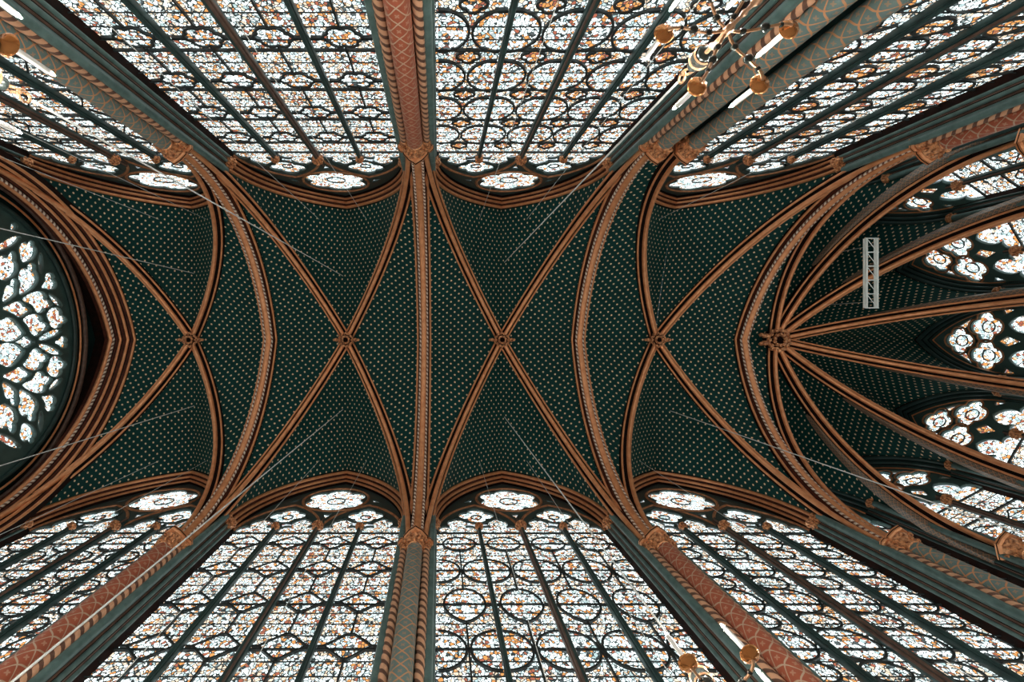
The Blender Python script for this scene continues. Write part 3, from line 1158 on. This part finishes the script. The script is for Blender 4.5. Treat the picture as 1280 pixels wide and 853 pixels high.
# apse windows ---------------------------------------------------------
def apse_window(frame, label, idx):
    mid, al, nrm, half, chord = frame
    win_count[0] += 1
    ang = math.atan2(nrm.y, nrm.x) - PI / 2
    root = empty('window_%d' % win_count[0], (mid.x, mid.y, 0), ang)
    tag(root, label, kind='structure')
    for s in (1, -1):
        mb = MB()
        sweep(mb, [(half, SILL), (half, A_SPRING)], JAMB.p, loc3d if s > 0 else (lambda a, b, z: (-a, b, z)), seg_mats=JAMB.m)
        j = mb.build('jamb', ['green', 'groove', 'brown'], root)
        put('capital', JAMB_CAP, j, (s * half, 0.05, A_SPRING - 0.2))
    mb = MB()
    sweep(mb, arch_poly(half, A_RISE, A_SPRING, 18), JAMB.p, loc3d, seg_mats=JAMB.m)
    wa = mb.build('window_arch', ['green', 'groove', 'plaster'], root)
    mb = MB()
    sweep(mb, arch_poly(half, A_RISE, A_SPRING, 18), circ_profile(0.37, 0.165, 0.028), loc3d, prof_closed=True)
    mb.build('gilt_edge', 'gold', wa)
    g = half - 0.14                      # glass half width
    out = [(-g - 0.04, -0.9)]
    lw = g
    for c in (-g / 2, g / 2):
        out += [(c + x, z - 0.88) for x, z in trefoil_head(g / 2 - 0.05, 1.0)]
    out += [(g + 0.04, -0.9)]
    arc = arch_poly(g + 0.04, A_RISE - 0.16, 0.0, 14)
    loops = [out + arc[:]]
    qr = 0.43 * g
    loops.append(foil(0, 1.62, qr * 0.92, 4, 0, 0.5))
    for s in (-1, 1):
        loops.append(foil(s * 0.44 * g, 0.78, qr, 4, 0, 0.5))
    loops.append([(0, 1.26), (-0.12, 1.08), (0, 0.98), (0.12, 1.08)])
    loops.append([(0, 0.42), (-0.16, 0.16), (0, -0.18), (0.16, 0.16)])
    for s in (-1, 1):
        loops.append([(s * 0.40 * g, 1.75), (s * 0.72 * g, 1.22), (s * 0.42 * g, 1.40)])
        loops.append([(s * 0.94 * g, 0.30), (s * 0.80 * g, 0.22), (s * 0.93 * g, -0.02)])
    me = curve_plate('tracery', loops, 0.11, 0.025, ['tracery_lit'])
    t = put('tracery', me, root, (0, GLASS_Y + 0.01, A_SPRING))
    for (cx, cz, rr) in ((0, 1.62, qr * 0.92), (-0.44 * g, 0.78, qr), (0.44 * g, 0.78, qr)):
        mb = MB()
        sweep(mb, foil(cx, cz, rr * 1.14, 4, 0, 0.5), circ_profile(-0.055, 0, 0.03, 6), loc3d, closed=True, prof_closed=True)
        mb.build('quatrefoil_roll', 'gold_dull', t)
    for q, lp in enumerate(loops[1:]):
        (cx, cz), pts = grow(lp, 1.14)
        mt = 'glass_pale' if len(lp) > 5 else 'glass_warm'
        pn = put('pane', flat_poly('pane', pts, mt), root, (cx, GLASS_Y + 0.075, A_SPRING + cz))
        if len(lp) > 20:
            put('lead_ring', cached('lra', lambda: ring_mesh('lead_ring', ellipse(0, 0, 0.19, 0.19, 20), 0.03)), pn)
    mo = put('mullion', mullion_mesh(True, A_SPRING - 0.5), root, (0, GLASS_Y - 0.07, 0))
    put('capital', MULL_CAP_BIG, mo, (0, -0.06, A_SPRING - 1.0))
    zs = [A_SPRING - 0.88] + [A_SPRING - 1.75 - 1.3 * i for i in range(6)] + [SILL]
    for c in (-g / 2, g / 2):
        hp = [(x * 1.08, z * 1.04) for x, z in trefoil_head(g / 2 - 0.05, 1.0)]
        put('pane', flat_poly('pane', [(-g / 2, -0.02)] + hp[1:-1] + [(g / 2, -0.02)], 'glass_pale'), root, (c, GLASS_Y + 0.10, A_SPRING - 0.88))
        for a, b in zip(zs[:-1], zs[1:]):
            hh = a - b
            put('pane', flat_poly('pane', [(-g / 2, -hh / 2), (g / 2, -hh / 2), (g / 2, hh / 2), (-g / 2, hh / 2)], 'glass_bg'), root, (c, GLASS_Y + 0.09, (a + b) / 2))
        for k in range(4):
            z = A_SPRING - 1.75 - 1.3 * k
            ol = med_outline('hex', g * 0.40, 0.34)
            pn = put('medallion', cached(('am', round(g, 3)), lambda: flat_poly('medallion', ol, 'glass_fig')), root, (c, GLASS_Y + 0.06, z - 0.55))
            put('iron_ring', cached(('amr', round(g, 3)), lambda: ring_mesh('iron_ring', ol, 0.03)), pn)
    for z in zs[:-1]:
        put('saddle_bar', box_mesh('saddle_bar', -g, g, -0.02, 0.03, -0.02, 0.02, 'iron'), root, (0, GLASS_Y + 0.05, z))
        for q in (1, 2):
            put('saddle_bar', cached(('tb', round(g, 3)), lambda: box_mesh('saddle_bar', -g, g, -0.008, 0.008, -0.009, 0.009, 'iron')), root, (0, GLASS_Y + 0.03, z - 0.43 * q))

APSE_LAB = ['narrow apse window beside the last lower side window', 'second narrow apse window up from the lower edge', 'narrow apse window just below the axis of the vault',
            'narrow apse window on the axis of the vault', 'narrow apse window just above the axis of the vault', 'second narrow apse window down from the upper edge',
            'narrow apse window beside the last upper side window']
for i, fr in enumerate(apse_frames):
    apse_window(fr, APSE_LAB[i], i)
root = empty('wall_east')
tag(root, 'polygonal apse wall below and between the narrow windows', kind='structure')
for i, (mid, al, nrm, half, chord) in enumerate(apse_frames):
    mb = MB()
    mb.box(-chord / 2 - 0.2, chord / 2 + 0.2, 0.06, 0.8, 0, SILL)
    o = mb.build('dado', 'stone', root, False)
    o.location = (mid.x, mid.y, 0); o.rotation_euler.z = math.atan2(nrm.y, nrm.x) - PI / 2
for i, (x, y) in enumerate(apse_pts):
    d = Vector((x - X_APSE, y)).normalized()
    mb = MB(); mb.box(-0.17, 0.17, 0.24, 1.0, SILL, 20.3)
    o = mb.build('pier_core', 'green', root, False)
    o.location = (x, y, 0); o.rotation_euler.z = math.atan2(d.y, d.x) - PI / 2

# rose window -----------------------------------------------------------
ROSE_X = -12.62
ROSE_R, ROSE_Z = 4.15, EYE + 13.45
wr = empty('wall_west', (ROSE_X - 0.35, 0, 0), PI / 2)
tag(wr, 'dark teal west wall around the rose window', kind='structure')
circle = ellipse(0, ROSE_Z, ROSE_R + 0.12, ROSE_R + 0.12, 64)
me = curve_plate('wall_panel', [[(-5.9, 0), (5.9, 0), (5.9, 21.2), (-5.9, 21.2)], circle], 0.5, 0.02, ['plaster'])
put('wall_panel', me, wr)
win_count[0] += 1
rw = empty('window_%d' % win_count[0], (ROSE_X, 0, 0), PI / 2)       # local x = world y, local y = west
tag(rw, 'round flamboyant rose window with flame shaped panes in the west wall', kind='structure')

def rose_pt(zx, zy):
    """measured position on the rose plane -> (y, z)"""
    px, py = zx / 4.739, 260 + zy / 4.739
    z = F_PX * (0.575 - ROSE_X) / (549 - px)
    y = (py - 413) * z / F_PX - 0.363
    return (y, EYE + z)

def soften(lp):
    out = []
    for i in range(len(lp)):
        p, q = lp[i], lp[(i + 1) % len(lp)]
        out.append((0.78 * p[0] + 0.22 * q[0], 0.78 * p[1] + 0.22 * q[1]))
        out.append((0.22 * p[0] + 0.78 * q[0], 0.22 * p[1] + 0.78 * q[1]))
    return out

def flame(head, tail, r, lobes=3, n=7):
    """flame shaped opening: trefoil head and a pointed tail"""
    hx, hz = head; tx, tz = tail
    d = math.hypot(tx - hx, tz - hz)
    a = math.atan2(tz - hz, tx - hx)
    pts = []
    rl = r * 0.50
    dd = r - rl
    spread = R(78)
    cen = [(dd * math.cos(q), dd * math.sin(q)) for q in (-spread, 0.0, spread)]
    # lobes face away from the tail (local +x)
    for k, (cx, cz) in enumerate(cen):
        qa = (-spread, 0.0, spread)[k]
        lo, hi = (R(-75), R(58)) if k == 0 else ((R(-58), R(75)) if k == 2 else (R(-62), R(62)))
        for i in range(n):
            b = qa + lo + (hi - lo) * i / (n - 1)
            pts.append((cx + rl * math.cos(b), cz + rl * math.sin(b)))
    # sides running to the tail
    p0, p1 = pts[-1], pts[0]
    tail_l = (-d, 0.0)
    side_a = [((1 - t) ** 2 * p0[0] + 2 * t * (1 - t) * (-0.45 * d) + t * t * tail_l[0], (1 - t) ** 2 * p0[1] + 2 * t * (1 - t) * (0.55 * r)) for t in (0.25, 0.5, 0.75)]
    side_b = [((1 - t) ** 2 * p1[0] + 2 * t * (1 - t) * (-0.45 * d) + t * t * tail_l[0], (1 - t) ** 2 * p1[1] - 2 * t * (1 - t) * (0.55 * r)) for t in (0.75, 0.5, 0.25)]
    pts = pts + side_a + [tail_l] + side_b
    out = []
    ca, sa = math.cos(a + PI), math.sin(a + PI)
    for x, z in pts:
        out.append((hx + x * ca - z * sa, hz + x * sa + z * ca))
    return out

def leaf2d(a, b, wd, n=8):
    ax, az = a; bx, bz = b
    d = math.hypot(bx - ax, bz - az); ux, uz = (bx - ax) / d, (bz - az) / d
    up = []; dn = []
    for i in range(n + 1):
        t = i / n
        h = wd * math.sin(PI * t) ** 0.8 if 0 < t < 1 else 0
        p = (ax + ux * d * t, az + uz * d * t)
        up.append((p[0] - uz * h, p[1] + ux * h)); dn.append((p[0] + uz * h, p[1] - ux * h))
    return up + dn[-2:0:-1]

ROSE_OPENINGS = [
    [(45,95),(55,85),(72,82),(88,92),(85,100),(98,105),(92,125),(75,140),(55,145),(42,135)],
    [(-40,230),(0,212),(30,190),(70,172),(107,172),(85,202),(50,228),(0,247),(-40,258)],
    [(118,205),(135,198),(155,215),(160,195),(175,188),(192,203),(190,225),(206,235),(209,265),(190,302),(160,322),(125,330),(110,315),(106,285),(96,255),(103,225)],
    [(222,285),(230,272),(239,310),(239,362),(230,384),(221,350),(217,315)],
    [(-35,310),(0,288),(25,288),(30,305),(45,275),(60,260),(75,275),(78,300),(72,315),(86,330),(86,370),(65,400),(40,412),(20,424),(0,417),(-35,402)],
    [(150,350),(165,334),(185,334),(196,350),(192,375),(206,395),(210,430),(190,462),(160,487),(130,502),(108,510),(106,480),(115,450),(101,415),(107,385),(120,365),(140,362),(155,372)],
    [(55,430),(75,421),(91,435),(88,455),(85,480),(89,500),(70,522),(40,542),(14,557),(4,540),(14,510),(19,480),(35,460),(48,465)],
    [(262,400),(275,388),(298,391),(309,410),(302,425),(320,440),(317,467),(298,480),(280,480),(262,472),(236,472),(250,450),(262,430),(257,415)],
    [(126,542),(165,515),(210,499),(242,501),(260,520),(258,545),(277,550),(296,577),(282,590),(251,590),(249,606),(225,620),(203,610),(193,585),(175,566),(140,554)],
    [(278,513),(306,523),(338,550),(356,581),(325,574),(299,551)],
    [(6,596),(45,579),(80,561),(110,558),(132,574),(139,590),(156,591),(171,610),(151,620),(139,626),(120,644),(95,642),(75,627),(45,612)],
    [(268,636),(289,604),(320,593),(342,601),(354,620),(353,640),(371,644),(382,665),(369,682),(353,683),(346,702),(318,712),(293,697),(283,665)],
    [(128,666),(155,644),(190,633),(222,639),(237,660),(239,680),(259,681),(275,702),(259,724),(236,726),(226,747),(200,757),(173,737),(163,705),(149,687)],
    [(217,778),(260,744),(310,725),(354,725),(336,746),(300,767),(255,783)],
    [(-60,720),(-40,685),(10,668),(30,654),(60,659),(85,684),(115,720),(131,742),(115,757),(90,777),(60,787),(25,787),(0,778),(-45,766)],
]
ROSE_AXIS = [[(314,796),(345,779),(355,764),(378,766),(385,785),(376,796),(385,807),(378,826),(355,828),(345,813)],
             [(78,796),(105,784),(125,768),(145,764),(162,779),(192,796),(162,813),(145,828),(125,824),(105,808)]]
shapes = []
for lp in ROSE_OPENINGS:
    shapes.append(soften([rose_pt(*p) for p in lp]))
    shapes.append(soften([rose_pt(x, 2 * 796 - y) for x, y in lp]))
for lp in ROSE_AXIS:
    shapes.append(soften([rose_pt(*p) for p in lp]))
# the part of the rose below the view repeats the same figures round the centre
for lp in list(shapes):
    shapes.append([(-x, 2 * ROSE_Z - z) for x, z in lp])
for k in (0, 1, 2, 3, 4, 5):
    a = 2 * PI * k / 6
    shapes.append(flame((0.62 * math.cos(a), ROSE_Z + 0.62 * math.sin(a)), (0.12 * math.cos(a), ROSE_Z + 0.12 * math.sin(a)), 0.26))
for s in (-1, 1):
    for (x, z, r) in ((1.75, 0, 0.42), (3.2, 0, 0.42), (2.5, 0.55, 0.3), (2.5, -0.55, 0.3)):
        shapes.append(foil(s * x, ROSE_Z + z, r, 4, 0, 0.5))
# keep openings apart: drop later ones that run into earlier ones or out of the disc
def inside(p, lp):
    c = False
    j = len(lp) - 1
    for i in range(len(lp)):
        if (lp[i][1] > p[1]) != (lp[j][1] > p[1]) and p[0] < (lp[j][0] - lp[i][0]) * (p[1] - lp[i][1]) / (lp[j][1] - lp[i][1]) + lp[i][0]:
            c = not c
        j = i
    return c
def scaled(lp, k):
    (cx, cz), rel = grow(lp, k)
    return [(cx + x, cz + z) for x, z in rel]
def clash(q, others):
    if any(math.hypot(x, z - ROSE_Z) > ROSE_R - 0.03 for x, z in q):
        return True
    for o2 in others:
        if any(inside(p_, o2) for p_ in q) or any(inside(p_, q) for p_ in o2):
            return True
    return False
kept = []
for lp in shapes:
    for k in (1.08, 1.04, 1.0, 0.92, 0.84, 0.76, 0.68):
        if not clash(scaled(lp, k + 0.04), kept):
            kept.append(scaled(lp, k)); break
def ensure_ccw(lp):
    a = sum(lp[i - 1][0] * lp[i][1] - lp[i][0] * lp[i - 1][1] for i in range(len(lp)))
    return lp if a > 0 else list(reversed(lp))
kept = [ensure_ccw(k) for k in kept]
me = curve_plate('tracery', [ellipse(0, ROSE_Z, ROSE_R + 0.15, ROSE_R + 0.15, 72)] + kept, 0.12, 0.012, ['tracery_lit'])
rt = put('tracery', me, rw)
put('outer_glazing', flat_poly('outer_glazing', ellipse(0, ROSE_Z, ROSE_R, ROSE_R, 48), 'glass_pale'), rw, (0, 0.13, 0))
for lp in kept:
    (cx, cz), pts = grow(lp, 1.10)
    put('pane', flat_poly('pane', pts, 'glass_pale'), rw, (cx, 0.07, cz))
    mb = MB()
    (_, _), pts = grow(lp, 1.0)
    sweep(mb, pts, circ_profile(-0.06, -0.028, 0.022, 6), loc3d, closed=True, prof_closed=True)
    o = mb.build('tracery_roll', 'grey_green', rt)
    o.location = (cx, 0, cz)
for rr, mat, th, dy in ((ROSE_R + 0.14, 'green', 0.07, -0.14), (ROSE_R + 0.40, 'gold', 0.035, -0.14), (ROSE_R + 0.68, 'brown', 0.08, -0.12)):
    mb = MB()
    sweep(mb, ellipse(0, ROSE_Z, rr, rr, 80), circ_profile(dy, 0, th), loc3d, closed=True, prof_closed=True)
    mb.build('ring_moulding', mat, rw)

# ------------------------------------------------------------------ clustered wall columns
def shaft_uv(mb, r, z0, z1, cx, cy, n=20):
    b = len(mb.v)
    for z in (z0, z1):
        for i in range(n):
            a = 2 * PI * i / n
            mb.v.append((cx + r * math.cos(a), cy + r * math.sin(a), z))
    for i in range(n):
        k = (i + 1) % n
        u0, u1 = i / n * 2 * PI * r, (i + 1) / n * 2 * PI * r
        mb.face((b + i, b + k, b + n + k, b + n + i), 0, [(u0, z0), (u1, z0), (u1, z1), (u0, z1)])

def capital_mesh(r, h):
    mb = MB()
    mb.lathe([(r * 1.02, 0), (r * 1.12, 0.02), (r * 1.02, 0.05), (r * 1.1, h * 0.35), (r * 1.45, h * 0.8), (r * 1.5, h * 0.86)], 16)
    for tier, rr, zz, nn in ((0, 1.22, 0.34, 8), (1, 1.48, 0.66, 8)):
        for i in range(nn):
            a = 2 * PI * (i + 0.5 * tier) / nn
            mb.blob((rr * r * math.cos(a), rr * r * math.sin(a), zz * h), r * 0.26, r * 0.26, h * 0.15, 0, 6, 4, 0.15)
            mb.blob((rr * 1.1 * r * math.cos(a), rr * 1.1 * r * math.sin(a), (zz + 0.09) * h), r * 0.15, r * 0.15, h * 0.07, 0, 6, 4, 0.1)
    return mb.mesh('capital', ['leaf'])

def abacus_mesh(r, h, point):
    """moulded slab with a pointed front (local -y looks into the room)"""
    mb = MB()
    k = r * 1.55
    pl = [(-k, k * 0.9), (-k, -k * 0.45), (-k * 0.55, -k * 0.95), (0, -k * (1.30 if point else 1.0)), (k * 0.55, -k * 0.95), (k, -k * 0.45), (k, k * 0.9)]
    n = len(pl)
    rows = [(0.92, 0.0), (1.0, h * 0.35), (1.0, h * 0.65), (1.06, h * 0.7), (1.06, h)]
    for s, z in rows:
        mb.v += [(x * s, y * s, z) for x, y in pl]
    for j in range(len(rows) - 1):
        for i in range(n):
            q = (i + 1) % n
            mb.face((j * n + i, j * n + q, (j + 1) * n + q, (j + 1) * n + i), 1 if j == 2 else 0)
    mb.face([i for i in reversed(range(n))]); mb.face([(len(rows) - 1) * n + i for i in range(n)])
    return mb.mesh('abacus', ['gold', 'groove'], False)

CAP_BIG, ABA_BIG = capital_mesh(0.185, 0.42), abacus_mesh(0.185, 0.13, True)
CAP_SM, ABA_SM = capital_mesh(0.09, 0.30), abacus_mesh(0.105, 0.11, False)

def shaft_mesh(mat):
    mb = MB()
    shaft_uv(mb, 0.185, 0.3, Z_CAP - 0.5, 0, 0)
    return mb.mesh('shaft', [mat])
def spiral_mesh():
    mb = MB()
    zs = [0.3] + [8.0 + 0.06 * i for i in range(int((Z_CAP - 0.4 - 8.0) / 0.06) + 1)]
    tw = lambda a, z: 0.10 * math.cos(2 * a + 2 * PI * z / 0.22 - PI * 0.58)
    mb.lathe([(0.078, z) for z in zs], 14, twist=tw)
    return mb.mesh('spiral_shaft', ['spiral'], sharp=80)
SPIRAL = spiral_mesh()
SH = {'red': shaft_mesh('shaft_red'), 'green': shaft_mesh('shaft_green')}
def wall_shaft_mesh(top):
    mb = MB()
    mb.lathe([(0.09, 0.3), (0.09, top)], 14)
    return mb.mesh('wall_shaft', ['grey_green'])
WS = {'nave': wall_shaft_mesh(Z_MUL - 0.15), 'apse': wall_shaft_mesh(A_SPRING - 0.15)}
def base_mesh(sides):
    mb = MB()
    mb.box(-0.48 if -1 in sides else -0.3, 0.48 if 1 in sides else 0.3, -0.3, 0.26, 0.0, 0.18)
    mb.lathe([(0.26, 0.18), (0.27, 0.22), (0.22, 0.28), (0.19, 0.33)], 16)
    for s in sides:
        mb.lathe([(0.12, 0.18), (0.12, 0.24), (0.085, 0.32)], 12, s * 0.27, 0.10)
        mb.lathe([(0.12, 0.18), (0.12, 0.24), (0.09, 0.32)], 12, s * 0.40, 0.16)
    return mb.mesh('base', ['stone'])
BASE = {q: base_mesh(q) for q in ((-1, 1), (-1,), (1,))}

def clustered_column(x, y, rz, colour, label, where='nave', wide=True, sides=(-1, 1)):
    o = empty('clustered_column', (x, y, 0), rz)
    tag(o, label, 'column', 'painted wall columns carrying the vault', 'thing')
    put('base', BASE[sides], o)
    sh = put('shaft', SH[colour], o)
    sh['label'] = ('red' if colour == 'red' else 'grey green') + ' shaft painted with a lozenge lattice'
    c = put('capital', CAP_BIG, o, (0, 0, Z_CAP - 0.53))
    put('abacus', ABA_BIG, c, (0, 0, 0.42 * 0.88))
    for s in sides:
        if wide:
            q = put('spiral_shaft', SPIRAL, o, (s * 0.27, 0.08, 0))
            q['label'] = 'slender shaft with twisted stripes'
            c = put('capital', CAP_SM, o, (s * 0.27, 0.08, Z_CAP - 0.41))
            put('abacus', ABA_SM, c, (0, 0, 0.30 * 0.9))
            put('wall_shaft', WS[where], o, (s * 0.385, 0.15, 0))
        else:
            put('wall_shaft', WS[where], o, (s * 0.21, 0.15, 0))
    return o
col_n = ['green', 'red', 'green', 'red', 'green']
col_s = ['red', 'green', 'red', 'green', 'red']
lab_n = ['beside the rose window, lower row', 'between the oval and hexagon windows, lower row', 'in the middle of the lower row', 'right of the middle in the lower row', 'beside the apse, lower row']
lab_s = ['beside the rose window, upper row', 'left of the middle in the upper row', 'in the middle of the upper row', 'right of the middle in the upper row', 'beside the apse, upper row']
for i in range(5):
    cn = 'red' if col_n[i] == 'red' else 'grey green'
    cs = 'red' if col_s[i] == 'red' else 'grey green'
    clustered_column(*piers_n[i], 0.0, col_n[i], '%s lozenge painted clustered column %s' % (cn, lab_n[i]))
    clustered_column(*piers_s[i], PI, col_s[i], '%s lozenge painted clustered column %s' % (cs, lab_s[i]), sides=(1,) if i == 3 else (-1, 1))
clustered_column(piers_s[3][0] + SOUTH_SHIFT, -HW, PI, 'green', 'second of the paired grey green clustered columns in the upper row', sides=(-1,))
alab = ['first slim apse column from the lower wall', 'second slim apse column from the lower wall', 'slim apse column just below the vault axis',
        'slim apse column just above the vault axis', 'second slim apse column from the upper wall', 'first slim apse column from the upper wall']
for i in range(1, 7):
    x, y = apse_pts[i]
    clustered_column(x, y, math.atan2(y, x - X_APSE) - PI / 2, 'red' if i % 2 else 'green', alab[i - 1], 'apse', False)

# ------------------------------------------------------------------ chandeliers on long cables
def chandelier(x, y, rot, label, zc=EYE + 4.3):
    o = empty('chandelier', (x, y, zc), rot)
    tag(o, label, 'chandelier', 'chandeliers hung in two rows from the vault')
    top = 20.60 - zc
    put('cable', cached(('ch_cable', round(zc, 2)), lambda: (lambda m: (m.tube([(0, 0, 0.9), (0, 0, top)], 0.012, 6), m.mesh('cable', ['wire']))[1])(MB())), o)
    def stem():
        m = MB()
        prof = [(0.010, -0.50), (0.03, -0.46), (0.045, -0.40), (0.02, -0.34), (0.016, -0.28), (0.03, -0.24), (0.016, -0.20), (0.016, -0.10),
                (0.035, -0.06), (0.04, 0.03), (0.02, 0.07), (0.018, 0.20), (0.035, 0.23), (0.018, 0.27), (0.02, 0.33)]
        m.lathe(prof, 14)
        return m.mesh('stem', ['brass'])
    put('stem', cached('ch_stem', stem), o)
    def ball():
        m = MB()
        m.lathe([(0.03, 0.33), (0.07, 0.35), (0.092, 0.40), (0.092, 0.45), (0.07, 0.50), (0.04, 0.525), (0.058, 0.55), (0.06, 0.58), (0.03, 0.62)], 16)
        return m.mesh('ball', ['bronze'])
    b = put('ball', cached('ch_ball', ball), o)
    def band():
        m = MB()
        m.lathe([(0.088, -0.012), (0.1, 0), (0.088, 0.012)], 16, cap=False)
        return m.mesh('band', ['brass'])
    for z in (0.375, 0.475):
        put('band', cached('ch_band', band), b, (0, 0, z))
    def link():
        m = MB()
        m.tube([(0.05 * math.cos(t), 0, 0.065 * math.sin(t)) for t in [2 * PI * i / 14 for i in range(15)]], 0.014, 6)
        return m.mesh('hook_link', ['brass'])
    put('hook_link', cached('ch_link', link), o, (0, 0, 0.68))
    put('hook_link', cached('ch_link', link), o, (0, 0, 0.80), rz=PI / 2)
    def arm():
        m = MB()
        P0, P1, P2, P3 = (0.03, 0.0), (0.22, 0.10), (0.42, -0.16), (0.545, -0.03)
        pts = []
        for i in range(15):
            t = i / 14
            q = [(1 - t) ** 3 * a + 3 * t * (1 - t) ** 2 * b + 3 * t * t * (1 - t) * c + t ** 3 * d for a, b, c, d in zip(P0, P1, P2, P3)]
            pts.append((q[0], 0, q[1]))
        m.tube(pts, 0.013, 7)
        return m.mesh('arm', ['brass'])
    def knob(r):
        m = MB()
        m.blob((0, 0, 0), r, r, r, 0, 10, 6)
        return m.mesh('knob', ['bronze'])
    def pan():
        m = MB()
        m.lathe([(0.012, -0.05), (0.03, -0.03), (0.06, -0.02), (0.082, 0.0), (0.088, 0.012), (0.07, 0.01), (0.03, 0.012), (0.03, 0.04), (0.024, 0.04)], 18)
        return m.mesh('drip_pan', ['copper'])
    def candle():
        m = MB()
        m.lathe([(0.024, 0.03), (0.024, 0.38), (0.016, 0.395)], 10)
        return m.mesh('candle', ['candle'])
    def added_bulb():  # added lit tip, extra light for the ribs above
        m = MB()
        m.lathe([(0.008, 0.39), (0.015, 0.405), (0.014, 0.42), (0.006, 0.445), (0.001, 0.46)], 8)
        return m.mesh('added_bulb', ['added_bulb'])
    for k in range(6):
        a = put('arm', cached('ch_arm', arm), o, (0, 0, 0), rz=k * PI / 3 if k else 0.0)
        for (kx, kz, kr) in ((0.15, 0.025, 0.032), (0.31, -0.03, 0.04), (0.43, -0.06, 0.022)):
            put('knob', cached(('ch_knob', kr), lambda: knob(kr)), a, (kx, 0, kz))
        put('drip_pan', cached('ch_pan', pan), a, (0.545, 0, 0))
        put('candle', cached('ch_candle', candle), a, (0.545, 0, 0))
        put('added_bulb', cached('ch_added_bulb', added_bulb), a, (0.545, 0, 0))
    return o
CH = [(3.08, -2.97, R(-2), 'gilded candle chandelier on a long cable, upper row right of the middle'),
      (3.08, 2.97, R(-68), 'gilded candle chandelier on a long cable, lower row right of the middle'),
      (-3.12, -2.45, R(0), 'gilded candle chandelier cut by the upper corner near the rose window', EYE + 3.6),
      (-3.12, 2.68, R(10), 'candle chandelier on a cable in the lower row left of the middle', EYE + 2.9),
      (-8.85, -2.55, R(0), 'candle chandelier on a cable before the rose window, upper row'),
      (-8.85, 2.55, R(0), 'candle chandelier on a cable before the rose window, lower row'),
      (9.35, 2.7, R(0), 'candle chandelier on a cable before the apse, lower row')]
for c in CH:
    chandelier(*c)

# thin cables hanging in front of the windows
wl = {1: 'lower', -1: 'upper'}
wn = ['by the rose window', 'of the second bay', 'of the third bay', 'of the bay beside the apse']
for i in range(4):
    for sg in (1, -1):
        for q, dx in ((0, -0.9), (1, 0.85)):
            if i == 3 and q == 1:
                continue
            xc = (i - 2) * L + L / 2 + dx + (SOUTH_SHIFT if i == 3 and sg < 0 else 0)
            m = MB(); m.tube([(0, 0, 0), (0, 0, 19.80 - 4.0)], 0.0065, 5)
            m.lathe([(0.006, 0.0), (0.03, 0.03), (0.03, 0.10), (0.006, 0.14)], 8)
            o = m.build('hanging_cable', 'wire', None, True, (xc, sg * 4.45, 4.0))
            tag(o, '%s thin pale cable before the %s row window %s' % (('west', 'east')[q], wl[sg], wn[i]), 'cable', 'thin cables before the windows')

# white truss hung below the apse vault
def truss(x, y0, y1, z, wd):
    o = empty('lighting_truss', (x, y0, z))
    tag(o, 'short white metal ladder truss hung below the apse vault', 'truss')
    Ln = y1 - y0
    for sx in (-1, 1):
        for sz in (0, 1):
            m = MB(); m.tube([(sx * wd / 2, 0, sz * 0.09), (sx * wd / 2, Ln, sz * 0.09)], 0.032, 8)
            m.build('rail', 'alu', o)
    n = 5
    for i in range(n + 1):
        yy = Ln * i / n
        m = MB(); m.tube([(-wd * 0.62, yy, 0), (wd * 0.62, yy, 0)], 0.018, 6)
        m.build('rung', 'alu', o)
        if i < n:
            m = MB(); m.tube([(-wd / 2, yy, 0.0), (wd / 2, yy + Ln / n, 0.0)], 0.011, 6)
            m.build('brace', 'alu', o)
    for yy in (0.2, Ln - 0.2):
        m = MB(); m.tube([(wd / 2, yy, 0.09), (wd / 2, yy, 19.4 - z)], 0.006, 5)
        m.build('cable', 'wire', o)
zt = EYE + 15.6
kx = F_PX / 15.6
truss(0.575 + (1090 - 549) / kx, -0.363 + (298 - 413) / kx, -0.363 + (385 - 413) / kx, zt, 0.34)
